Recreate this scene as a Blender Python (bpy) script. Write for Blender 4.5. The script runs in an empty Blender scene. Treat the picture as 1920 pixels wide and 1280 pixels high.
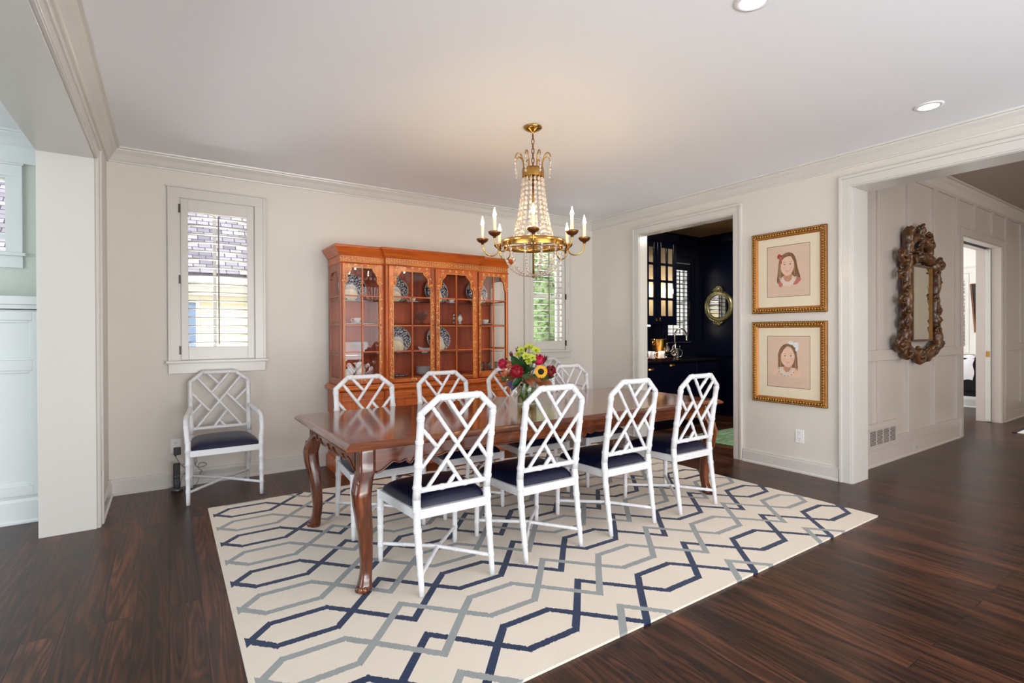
import bpy, math, random
from math import sin, cos, pi, radians, sqrt, atan2
from mathutils import Vector, Matrix, noise as mnoise
random.seed(7)
SC = bpy.context.scene
COL = SC.collection
V = Vector

# ------------------------------------------------------------------ materials
def lin(c):
    r = []
    for x in c[:3]:
        x = x / 255.0
        r.append(x / 12.92 if x <= 0.04045 else ((x + 0.055) / 1.055) ** 2.4)
    return (r[0], r[1], r[2], 1.0)

class NT:
    def __init__(s, name):
        s.mat = bpy.data.materials.new(name)
        s.mat.use_nodes = True
        s.t = s.mat.node_tree
        s.n = s.t.nodes
        s.b = s.n['Principled BSDF']
        s.out = s.n['Material Output']
        s._co = None
    def node(s, typ, **kw):
        n = s.n.new(typ)
        for k, v in kw.items():
            setattr(n, k, v)
        return n
    def link(s, a, b):
        s.t.links.new(a, b)
    def put(s, sock, v):
        if hasattr(v, 'is_linked'):
            s.link(v, sock)
        else:
            sock.default_value = v
    def co(s, which='Object'):
        if s._co is None:
            s._co = s.node('ShaderNodeTexCoord')
        return s._co.outputs[which]
    def math(s, op, a, b=None, c=None):
        n = s.node('ShaderNodeMath', operation=op)
        s.put(n.inputs[0], a)
        if b is not None: s.put(n.inputs[1], b)
        if c is not None: s.put(n.inputs[2], c)
        return n.outputs[0]
    def mix(s, fac, a, b):
        n = s.node('ShaderNodeMix', data_type='RGBA')
        s.put(n.inputs['Factor'], fac)
        s.put(n.inputs[6], a); s.put(n.inputs[7], b)
        return n.outputs[2]
    def mapping(s, scale=(1, 1, 1), rot=(0, 0, 0), loc=(0, 0, 0), vec=None):
        n = s.node('ShaderNodeMapping')
        n.inputs['Scale'].default_value = scale
        n.inputs['Rotation'].default_value = rot
        n.inputs['Location'].default_value = loc
        s.link(vec if vec is not None else s.co(), n.inputs['Vector'])
        return n.outputs[0]
    def noise(s, scale=5.0, detail=4.0, rough=.55, vec=None, dist=0.0):
        n = s.node('ShaderNodeTexNoise')
        n.inputs['Scale'].default_value = scale
        n.inputs['Detail'].default_value = detail
        n.inputs['Roughness'].default_value = rough
        n.inputs['Distortion'].default_value = dist
        s.link(vec if vec is not None else s.co(), n.inputs['Vector'])
        return n.outputs[0]
    def ramp(s, fac, stops):
        n = s.node('ShaderNodeValToRGB')
        e = n.color_ramp.elements
        while len(e) < len(stops): e.new(0.5)
        for el, (p, c) in zip(e, stops):
            el.position = p
            el.color = c if len(c) == 4 else lin(c)
        s.link(fac, n.inputs[0])
        return n.outputs[0]
    def bump(s, h, strength=.2, dist=.01):
        n = s.node('ShaderNodeBump')
        n.inputs['Strength'].default_value = strength
        n.inputs['Distance'].default_value = dist
        s.link(h, n.inputs['Height'])
        s.link(n.outputs[0], s.b.inputs['Normal'])
    def set(s, **kw):
        nm = dict(color='Base Color', rough='Roughness', metal='Metallic', coat='Coat Weight', coatr='Coat Roughness',
                  spec='Specular IOR Level', sheen='Sheen Weight', emit='Emission Color', estr='Emission Strength', alpha='Alpha')
        for k, v in kw.items():
            s.put(s.b.inputs[nm[k]], v)
        return s

def P(name, rgb, rough=.5, metal=0.0, coat=0.0, var=.05, vscale=4.0, bump=0.0, bscale=60.0, spec=.5, emit=None, estr=0.0, sheen=0):
    m = NT(name)
    c = lin(rgb)
    c2 = tuple(max(0, x * (1 - 2.2 * var)) for x in c[:3]) + (1,)
    m.set(color=m.mix(m.noise(vscale, 3), c, c2), rough=rough, metal=metal, coat=coat, spec=spec, sheen=sheen)
    if bump:
        m.bump(m.noise(bscale, 5), bump, .004)
    if emit:
        m.set(emit=lin(emit), estr=estr)
    return m.mat

def wood(name, dark, mid, light, axis='x', sc=1.0, rough=.3, coat=.3, knots=False, plank=None, spec=.5, bumpy=.08):
    m = NT(name)
    st = {'x': (1.2, 14, 14), 'y': (14, 1.2, 14), 'z': (14, 14, 1.2)}[axis]
    mp = m.mapping(scale=tuple(k * sc for k in st))
    n1 = m.noise(1.0, 6, .62, mp, .8)
    mp2 = m.mapping(scale=tuple(k * sc * 5 for k in st))
    n2 = m.noise(1.0, 3, .6, mp2)
    f = m.math('ADD', m.math('MULTIPLY', n1, .75), m.math('MULTIPLY', n2, .25))
    col = m.ramp(f, [(.3, dark), (.5, mid), (.68, light)])
    if plank:
        bt = m.node('ShaderNodeTexBrick')
        rot, w, h = plank
        m.link(m.mapping(rot=(0, 0, rot)), bt.inputs['Vector'])
        bt.inputs['Scale'].default_value = 1
        bt.inputs['Brick Width'].default_value = w
        bt.inputs['Row Height'].default_value = h
        bt.inputs['Mortar Size'].default_value = .0032
        bt.inputs['Mortar Smooth'].default_value = .2
        bt.inputs['Color1'].default_value = (.72, .72, .72, 1)
        bt.inputs['Color2'].default_value = (1.12, 1.12, 1.12, 1)
        bt.inputs['Mortar'].default_value = (.25, .22, .2, 1)
        mm = m.node('ShaderNodeMix', data_type='RGBA', blend_type='MULTIPLY')
        mm.inputs['Factor'].default_value = 1
        m.link(col, mm.inputs[6]); m.link(bt.outputs[0], mm.inputs[7])
        col = mm.outputs[2]
    if knots:
        vo = m.node('ShaderNodeTexVoronoi')
        vo.inputs['Scale'].default_value = 9
        m.link(m.co(), vo.inputs['Vector'])
        k = m.math('LESS_THAN', vo.outputs['Distance'], .085)
        col = m.mix(m.math('MULTIPLY', k, .65), col, lin(dark))
    m.set(color=col, coat=coat, coatr=.12, spec=spec)
    m.set(rough=m.math('ADD', rough - .06, m.math('MULTIPLY', n1, .14)))
    m.bump(f, bumpy, .002)
    return m.mat

def thin_glass(name, tint=(255, 255, 255), refl=1.0, rough=0.0):
    m = NT(name)
    m.n.remove(m.b)
    tr = m.node('ShaderNodeBsdfTransparent'); tr.inputs[0].default_value = lin(tint)
    gl = m.node('ShaderNodeBsdfGlossy'); gl.inputs['Roughness'].default_value = rough
    fr = m.node('ShaderNodeLayerWeight')
    sch = m.math('MULTIPLY_ADD', m.math('POWER', fr.outputs['Facing'], 5.0), .9, .04)   # Schlick, the same from both sides
    mx = m.node('ShaderNodeMixShader')
    wob = m.math('MULTIPLY', m.noise(3, 2), .02)
    m.link(m.math('ADD', m.math('MULTIPLY', sch, refl), wob), mx.inputs[0])
    m.link(tr.outputs[0], mx.inputs[1]); m.link(gl.outputs[0], mx.inputs[2])
    m.link(mx.outputs[0], m.out.inputs[0])
    return m.mat

def crystal(name, tint=(255, 250, 244), body=.35):
    m = NT(name)
    m.n.remove(m.b)
    tr = m.node('ShaderNodeBsdfTransparent'); tr.inputs[0].default_value = lin(tint)
    gl = m.node('ShaderNodeBsdfGlossy'); gl.inputs['Roughness'].default_value = .06
    df = m.node('ShaderNodeBsdfTranslucent'); df.inputs[0].default_value = lin(tint)
    d2 = m.node('ShaderNodeBsdfDiffuse'); d2.inputs[0].default_value = lin(tint)
    a = m.node('ShaderNodeMixShader'); a.inputs[0].default_value = .5
    m.link(df.outputs[0], a.inputs[1]); m.link(d2.outputs[0], a.inputs[2])
    b = m.node('ShaderNodeMixShader')
    m.link(m.math('MULTIPLY', m.noise(60, 2), body * 2), b.inputs[0])
    m.link(tr.outputs[0], b.inputs[1]); m.link(a.outputs[0], b.inputs[2])
    fr = m.node('ShaderNodeLayerWeight'); fr.inputs[0].default_value = .45
    c = m.node('ShaderNodeMixShader')
    m.link(fr.outputs['Facing'], c.inputs[0])
    m.link(b.outputs[0], c.inputs[1]); m.link(gl.outputs[0], c.inputs[2])
    m.link(c.outputs[0], m.out.inputs[0])
    return m.mat

M = {}
M['wall'] = P('wall paint warm white', (219, 214, 206), .6, var=.012, vscale=.8, bump=.02, bscale=180)
M['wall_cool'] = P('wall paint pale sage', (203, 212, 203), .6, var=.012, vscale=.8)
M['ceil'] = P('ceiling paint', (242, 243, 247), .7, var=.01, vscale=.7)
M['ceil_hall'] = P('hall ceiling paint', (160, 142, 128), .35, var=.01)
M['trim'] = P('white gloss trim paint', (213, 210, 204), .22, var=.01, spec=.5)
M['trim_cool'] = P('white cabinet paint', (226, 231, 231), .3, var=.01)
M['hallpanel'] = P('white panelling paint', (200, 190, 182), .25, var=.012)
M['white'] = P('white chair lacquer', (226, 226, 229), .28, var=.02, vscale=9, coat=.2)
M['leather'] = P('navy leather', (9, 17, 50), .36, var=.12, vscale=14, bump=.1, bscale=240, coat=.04)
M['black'] = P('black plastic', (18, 18, 20), .35, var=.1)
M['rubber'] = P('black rubber', (25, 24, 24), .7)
M['plastic_white'] = P('white plastic', (240, 240, 240), .35, var=.01)
M['dark_slot'] = P('dark slot', (40, 40, 42), .8)
M['rod'] = P('shaded white rod paint', (138, 130, 124), .4, var=.03)  # white rod; its backlit shade is put into the colour
M['hinge'] = P('dark metal hinge', (70, 64, 58), .4, metal=.8)
M['brass'] = P('aged brass', (205, 158, 84), .24, metal=1, var=.12, vscale=9)
M['brass_dark'] = P('bronzed brass', (150, 100, 60), .35, metal=.9, var=.15, vscale=12)
M['gilt'] = P('antique gilt', (244, 190, 104), .3, metal=.85, var=.3, vscale=70, bump=.3, bscale=160)
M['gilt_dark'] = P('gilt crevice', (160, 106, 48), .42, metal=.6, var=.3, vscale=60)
M['leaf_brown'] = P('brown magnolia leaf back', (150, 84, 42), .5, var=.25, vscale=18)
M['leaf_bright'] = P('bright green leaf', (150, 168, 74), .5, var=.25, vscale=40)
M['gilt_old'] = P('dull old gilt', (128, 88, 40), .4, metal=.7, var=.25, vscale=40)
M['gilt_inner'] = P('smooth gilt lip', (196, 128, 62), .35, metal=.6, var=.08)
M['gilt_pale'] = P('pale silver gilt', (196, 184, 132), .3, metal=.9, var=.25, vscale=40)
M['silver'] = P('polished silver', (205, 203, 198), .12, metal=1, var=.05)
M['nickel'] = P('brushed nickel', (180, 172, 160), .22, metal=1, var=.05)
M['candle'] = P('ivory candle sleeve', (246, 232, 196), .5, var=.02, emit=(255, 226, 170), estr=.12)  # bulb glow on the sleeve put in as faint emission
M['bulb'] = P('glowing bulb', (255, 240, 214), .3, emit=(255, 220, 168), estr=170)
M['led'] = P('glowing downlight lens', (255, 248, 236), .4, emit=(255, 240, 220), estr=7)
M['crystal'] = crystal('clear crystal beads', body=.42)
M['glass'] = thin_glass('clear window glass', refl=.6)
M['cabglass'] = thin_glass('old cabinet glass', (252, 250, 248), refl=.8)
M['picglass'] = thin_glass('picture glass', refl=1.0)
M['vaseglass'] = thin_glass('vase glass', (250, 252, 248), refl=1.4)
M['crystalware'] = thin_glass('cut crystal', (240, 242, 244), refl=2.6, rough=.08)
M['mirror'] = P('mirror silvering', (236, 232, 222), .02, metal=1, var=.01)
M['navy'] = P('navy lacquer', (8, 11, 30), .16, var=.08, spec=.5)
M['navy_wall'] = P('navy wall paint', (9, 13, 36), .28, var=.08)
M['stone'] = P('black stone worktop', (22, 21, 22), .15, var=.25, vscale=30)
M['table'] = wood('walnut table finish', (44, 17, 6), (100, 46, 17), (146, 80, 36), 'x', 1.0, .22, .4)
M['table_top'] = wood('walnut plank top', (64, 28, 9), (126, 64, 25), (164, 98, 48), 'x', 1.0, .12, .5, plank=(0, 9, .125))
M['table_end'] = wood('walnut breadboard end', (54, 22, 8), (106, 50, 19), (146, 82, 38), 'y', 1.0, .22, .5)
M['table_leg'] = wood('walnut leg', (36, 14, 5), (92, 42, 14), (140, 76, 32), 'z', 1.0, .24, .5)
M['cab'] = wood('honey pine stain', (118, 46, 8), (188, 88, 20), (212, 114, 38), 'z', .9, .32, .2, knots=True)
M['cab_h'] = wood('honey pine stain rail', (118, 46, 8), (186, 86, 20), (208, 110, 36), 'x', .9, .32, .2)
M['cab_side'] = wood('stained side', (120, 62, 38), (154, 86, 56), (170, 100, 68), 'z', .9, .4, .1)
M['cab_in'] = wood('red stained interior', (128, 44, 16), (176, 72, 28), (194, 88, 40), 'z', .6, .5, 0)
M['cab_gold'] = P('gold line painting', (250, 204, 118), .4, metal=.1, var=.15, vscale=30)
M['frame_dark'] = wood('carved dark walnut', (34, 19, 9), (82, 52, 26), (128, 88, 48), 'z', 1.6, .34, .2, bumpy=.5)
M['tvwood'] = wood('brown frame edge', (60, 32, 14), (120, 72, 36), (150, 96, 52), 'z', 1, .4, 0)
M['paper'] = P('rose beige pastel paper', (224, 197, 175), .9, var=.03, vscale=20)
M['mat'] = P('cream picture mat', (236, 224, 198), .9, var=.01)
M['bevel'] = P('dark mat bevel', (92, 72, 56), .8)
M['skin'] = P('pastel skin tone', (240, 202, 178), .9, var=.05, vscale=30)
M['skin_sh'] = P('pastel skin shade', (206, 150, 122), .9, var=.08, vscale=30)
M['hair'] = P('pastel brown hair', (150, 106, 72), .9, var=.25, vscale=40)
M['blush'] = P('pastel blush', (237, 192, 167), .9)
M['hair_dk'] = P('pastel dark hair', (118, 82, 56), .9)
M['hair_lt'] = P('pastel light hair', (190, 150, 108), .9, var=.2, vscale=40)
M['lip'] = P('pastel lips', (200, 120, 108), .9)
M['ink'] = P('pastel dark line', (104, 80, 70), .9)
M['redbow'] = P('pastel red', (186, 66, 60), .9, var=.15, vscale=40)
M['coral'] = P('pastel coral', (214, 120, 110), .9, var=.15, vscale=40)
M['pearl'] = P('pastel pearl white', (240, 234, 222), .9, var=.1, vscale=60)
M['china'] = P('cream china', (236, 222, 196), .25, var=.02)
M['china_w'] = P('white china', (232, 234, 238), .2, var=.02)
M['sageleaf'] = P('eucalyptus leaf', (74, 104, 62), .5, var=.2, vscale=30)
M['stem'] = P('green stem', (92, 120, 48), .5, var=.2, vscale=30)
M['redpetal'] = P('crimson petals', (168, 6, 36), .6, var=.2, vscale=60)
M['pinkpetal'] = P('magenta petals', (205, 16, 74), .6, var=.2, vscale=60)
M['darkred'] = P('dark red petals', (140, 10, 34), .55, var=.25, vscale=60)
M['orange'] = P('orange spikes', (226, 128, 84), .6, var=.2, vscale=60)
M['yellow'] = P('sunflower yellow', (252, 186, 20), .5, var=.12, vscale=40)
M['brown'] = P('sunflower disc brown', (44, 30, 14), .8, var=.3, vscale=90)
M['lime'] = P('lime orchid petal', (186, 198, 60), .5, var=.12, vscale=50)
M['bract'] = P('burgundy bract', (112, 40, 46), .5, var=.2, vscale=50)
M['purple'] = P('purple leaf', (84, 66, 104), .5, var=.2, vscale=50)
M['water'] = thin_glass('vase water', (240, 244, 226), refl=.5)
M['blackfab'] = P('black upholstery', (24, 24, 28), .8, var=.1, bump=.2, bscale=300)
M['whitefab'] = P('white throw', (228, 228, 232), .9, var=.04, bump=.2, bscale=200)
M['gold_tray'] = P('gold hammered tray', (232, 186, 100), .22, metal=1, var=.1, vscale=20, bump=.1, bscale=30)
M['siding'] = P('cream siding', (240, 230, 200), .7, var=.02)
M['ext_trim'] = P('outside white trim', (245, 245, 242), .6)
M['bluepane'] = P('blue window pane', (96, 122, 158), .1, var=.1)
M['pale_ground'] = P('ground paled for bounced sun', (206, 202, 192), .9, var=.08, vscale=3)  # ground colour paled to throw sunlight up to the ceiling
M['copper'] = P('copper canister', (190, 120, 84), .25, metal=1)
M['greyshoe'] = P('phone grey', (96, 98, 102), .35, metal=.6)

def m_leaf():
    m = NT('magnolia leaf')
    g = m.node('ShaderNodeNewGeometry')
    n = m.noise(12, 3)
    top = m.mix(n, lin((14, 44, 22)), lin((46, 86, 38)))
    bot = m.mix(n, lin((120, 62, 30)), lin((158, 92, 50)))
    m.set(color=m.mix(g.outputs['Backfacing'], top, bot), rough=.3)
    return m.mat
M['leaf'] = m_leaf()

def m_bush(name, a, b):
    m = NT(name)
    m.set(color=m.mix(m.noise(9, 4), lin(a), lin(b)), rough=.7)
    return m.mat
M['bush'] = m_bush('shrub leaves', (58, 92, 52), (150, 172, 120))
M['bush2'] = m_bush('pale shrub leaves', (120, 146, 112), (190, 204, 170))

def m_floor():
    m = NT('dark oak floorboards')
    bt = m.node('ShaderNodeTexBrick')
    m.link(m.mapping(rot=(0, 0, pi / 2)), bt.inputs['Vector'])
    bt.offset = .37
    for k, v in (('Scale', 1), ('Brick Width', 2.1), ('Row Height', .128), ('Mortar Size', .0022), ('Mortar Smooth', .2), ('Bias', 0)):
        bt.inputs[k].default_value = v
    bt.inputs['Color1'].default_value = (0, 0, 0, 1)
    bt.inputs['Color2'].default_value = (1, 1, 1, 1)
    bt.inputs['Mortar'].default_value = (.5, .5, .5, 1)
    cell = bt.outputs[0]
    # grain, shifted per board
    off = m.node('ShaderNodeVectorMath', operation='SCALE')
    m.link(cell, off.inputs[0]); off.inputs['Scale'].default_value = 7.0
    add = m.node('ShaderNodeVectorMath', operation='ADD')
    m.link(m.co(), add.inputs[0]); m.link(off.outputs[0], add.inputs[1])
    g1 = m.noise(1.0, 5, .6, m.mapping(scale=(9, .8, 1), vec=add.outputs[0]), 1.6)
    gn = m.noise(1.0, 2.5, .5, m.mapping(scale=(5.5, .42, 1), vec=add.outputs[0]), .4)
    cat = m.math('MULTIPLY_ADD', m.math('SINE', m.math('MULTIPLY', gn, 120.0)), .5, .5)      # cathedral figure as contour lines
    cat = m.math('POWER', cat, .7)
    g2 = m.noise(1.0, 4, .7, m.mapping(scale=(90, 4, 1), vec=add.outputs[0]))
    f = m.math('ADD', m.math('MULTIPLY', g1, .5), m.math('ADD', m.math('MULTIPLY', cat, .16), m.math('MULTIPLY', g2, .38)))
    col = m.ramp(f, [(.34, (24, 11, 7)), (.52, (56, 31, 20)), (.7, (100, 60, 38))])
    sep = m.node('ShaderNodeSeparateColor'); m.link(cell, sep.inputs[0])
    br = m.math('MULTIPLY_ADD', sep.outputs[0], .8, .55)
    mm = m.node('ShaderNodeMix', data_type='RGBA', blend_type='MULTIPLY'); mm.inputs['Factor'].default_value = 1
    m.link(col, mm.inputs[6])
    cmb = m.node('ShaderNodeCombineColor')
    for k in range(3): m.link(br, cmb.inputs[k])
    m.link(cmb.outputs[0], mm.inputs[7])
    col = m.mix(bt.outputs['Fac'], mm.outputs[2], lin((22, 15, 12)))
    m.set(color=col, spec=.32)
    m.set(rough=m.math('MULTIPLY_ADD', f, .2, .2))
    h = m.math('SUBTRACT', m.math('MULTIPLY', f, .35), bt.outputs['Fac'])
    m.bump(h, .3, .003)
    return m.mat
M['floor'] = m_floor()

def m_rug():
    m = NT('cream rug with navy and grey trellis')
    sp = m.node('ShaderNodeSeparateXYZ'); m.link(m.co(), sp.inputs[0])
    fz = m.math('MULTIPLY', m.math('SUBTRACT', m.noise(120, 2), .5), .012)
    X = m.math('ADD', sp.outputs[0], fz); Y = m.math('ADD', sp.outputs[1], fz)
    PX, PY = .829, .5886
    p = m.math('SUBTRACT', X, .271)
    p = m.math('FLOORED_MODULO', p, PX)
    a = m.math('MULTIPLY', p, 1.055)
    b = m.math('MULTIPLY', m.math('SUBTRACT', .420, p), 1.055)
    hexg = m.math('MINIMUM', m.math('MINIMUM', a, b), .095)
    c = m.math('MULTIPLY', m.math('MINIMUM', m.math('SUBTRACT', p, .420), m.math('SUBTRACT', PX, p)), 1.11)
    isd = m.math('GREATER_THAN', p, .420)
    g = m.math('ADD', m.math('MULTIPLY', hexg, m.math('SUBTRACT', 1, isd)), m.math('MULTIPLY', c, isd))
    flat = m.math('MULTIPLY', m.math('GREATER_THAN', hexg, .0949), m.math('SUBTRACT', 1, isd))
    k = m.math('MULTIPLY_ADD', flat, .31, .69)
    def line(y0):
        yy = m.math('SUBTRACT', m.math('FLOORED_MODULO', m.math('SUBTRACT', Y, y0 - PY / 2), PY), PY / 2)
        d = m.math('ABSOLUTE', m.math('SUBTRACT', m.math('ABSOLUTE', yy), g))
        return m.math('LESS_THAN', m.math('MULTIPLY', d, k), .0175)
    clip = m.math('GREATER_THAN', sp.outputs[0], .256)
    navy = m.math('MULTIPLY', line(1.755), clip)
    keep = m.math('MAXIMUM', isd, m.math('GREATER_THAN', sp.outputs[1], 1.62))     # the woven edge row shows only its points
    grey = m.math('MULTIPLY', m.math('MULTIPLY', line(1.755 + PY / 2), clip), keep)
    n = m.noise(300, 4)
    base = m.mix(m.noise(2.2, 3), lin((240, 231, 218)), lin((228, 215, 199)))
    base = m.mix(m.math('MULTIPLY', n, .35), base, lin((200, 186, 170)))
    col = m.mix(navy, base, m.mix(n, lin((7, 29, 66)), lin((18, 44, 86))))
    col = m.mix(grey, col, m.mix(n, lin((130, 137, 139)), lin((168, 172, 170))))
    m.set(color=col, rough=.95, spec=.1, sheen=.2)
    hh = m.math('ADD', m.math('MULTIPLY', n, .6), m.math('MULTIPLY', m.noise(60, 3), .5))
    m.bump(hh, .6, .006)
    return m.mat
M['rug'] = m_rug()

def m_plate(rim=(92, 108, 132)):
    m = NT('blue transfer pattern china')
    sp = m.node('ShaderNodeSeparateXYZ'); m.link(m.co(), sp.inputs[0])
    r = m.math('SQRT', m.math('ADD', m.math('POWER', sp.outputs[0], 2), m.math('POWER', sp.outputs[1], 2)))
    vo = m.node('ShaderNodeTexVoronoi'); vo.inputs['Scale'].default_value = 75
    m.link(m.co(), vo.inputs['Vector'])
    pat = m.math('GREATER_THAN', vo.outputs['Distance'], .46)
    ring = m.math('MULTIPLY', m.math('GREATER_THAN', r, .066), m.math('LESS_THAN', r, .13))
    f = m.math('MULTIPLY', pat, ring)
    edge = m.math('LESS_THAN', m.math('ABSOLUTE', m.math('SUBTRACT', r, .064)), .0025)
    f = m.math('MAXIMUM', f, edge)
    m.set(color=m.mix(f, lin((218, 216, 214)), lin(rim)), rough=.2)
    return m.mat
M['plate'] = m_plate((70, 80, 104))
M['plate_dk'] = m_plate((52, 60, 80))

def m_paperhang():
    m = NT('geometric ceiling wallpaper')
    ck = m.node('ShaderNodeTexWave', wave_type='RINGS')
    vo = m.node('ShaderNodeTexVoronoi', feature='F1', distance='MANHATTAN'); vo.inputs['Scale'].default_value = 14
    vo.inputs['Randomness'].default_value = 0
    m.link(m.co(), vo.inputs['Vector'])
    f = m.math('GREATER_THAN', m.math('PINGPONG', vo.outputs['Distance'], .22), .11)
    m.n.remove(ck)
    m.set(color=m.mix(f, lin((34, 28, 28)), lin((222, 178, 124))), rough=.4)
    return m.mat
M['paperhang'] = m_paperhang()

def m_greenrug():
    m = NT('green woven mat')
    n = m.noise(6, 4, .6, m.mapping(scale=(1, 4, 1)), 1.0)
    m.set(color=m.ramp(n, [(.3, (70, 104, 78)), (.55, (122, 158, 124)), (.75, (170, 196, 162))]), rough=.95)
    return m.mat
M['greenrug'] = m_greenrug()

def m_striped():
    m = NT('black and white striped mat')
    sp = m.node('ShaderNodeSeparateXYZ'); m.link(m.co(), sp.inputs[0])
    f = m.math('GREATER_THAN', m.math('FLOORED_MODULO', sp.outputs[1], .2), .1)
    m.set(color=m.mix(f, lin((30, 28, 30)), lin((226, 224, 220))), rough=.95)
    return m.mat
M['striped'] = m_striped()

def m_shingle():
    m = NT('grey wood shingles')
    bt = m.node('ShaderNodeTexBrick')
    m.link(m.mapping(), bt.inputs['Vector'])
    for k, v in (('Scale', 1), ('Brick Width', .17), ('Row Height', .11), ('Mortar Size', .007)):
        bt.inputs[k].default_value = v
    bt.inputs['Color1'].default_value = lin((172, 170, 182))
    bt.inputs['Color2'].default_value = lin((116, 114, 128))
    bt.inputs['Mortar'].default_value = lin((70, 66, 76))
    m.set(color=bt.outputs[0], rough=.9)
    return m.mat
M['shingle'] = m_shingle()

def m_brick():
    m = NT('weathered white brick')
    bt = m.node('ShaderNodeTexBrick')
    m.link(m.mapping(rot=(0, pi / 2, 0), scale=(1, 1, 1)), bt.inputs['Vector'])
    sp = m.node('ShaderNodeSeparateXYZ'); m.link(m.co(), sp.inputs[0])
    cb = m.node('ShaderNodeCombineXYZ'); m.link(sp.outputs[1], cb.inputs[0]); m.link(sp.outputs[2], cb.inputs[1])
    m.link(cb.outputs[0], bt.inputs['Vector'])
    for k, v in (('Scale', 1), ('Brick Width', .22), ('Row Height', .075), ('Mortar Size', .008)):
        bt.inputs[k].default_value = v
    bt.inputs['Color1'].default_value = lin((216, 216, 214))
    bt.inputs['Color2'].default_value = lin((150, 156, 152))
    bt.inputs['Mortar'].default_value = lin((235, 235, 232))
    m.set(color=bt.outputs[0], rough=.9)
    return m.mat
M['brickw'] = m_brick()

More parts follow.
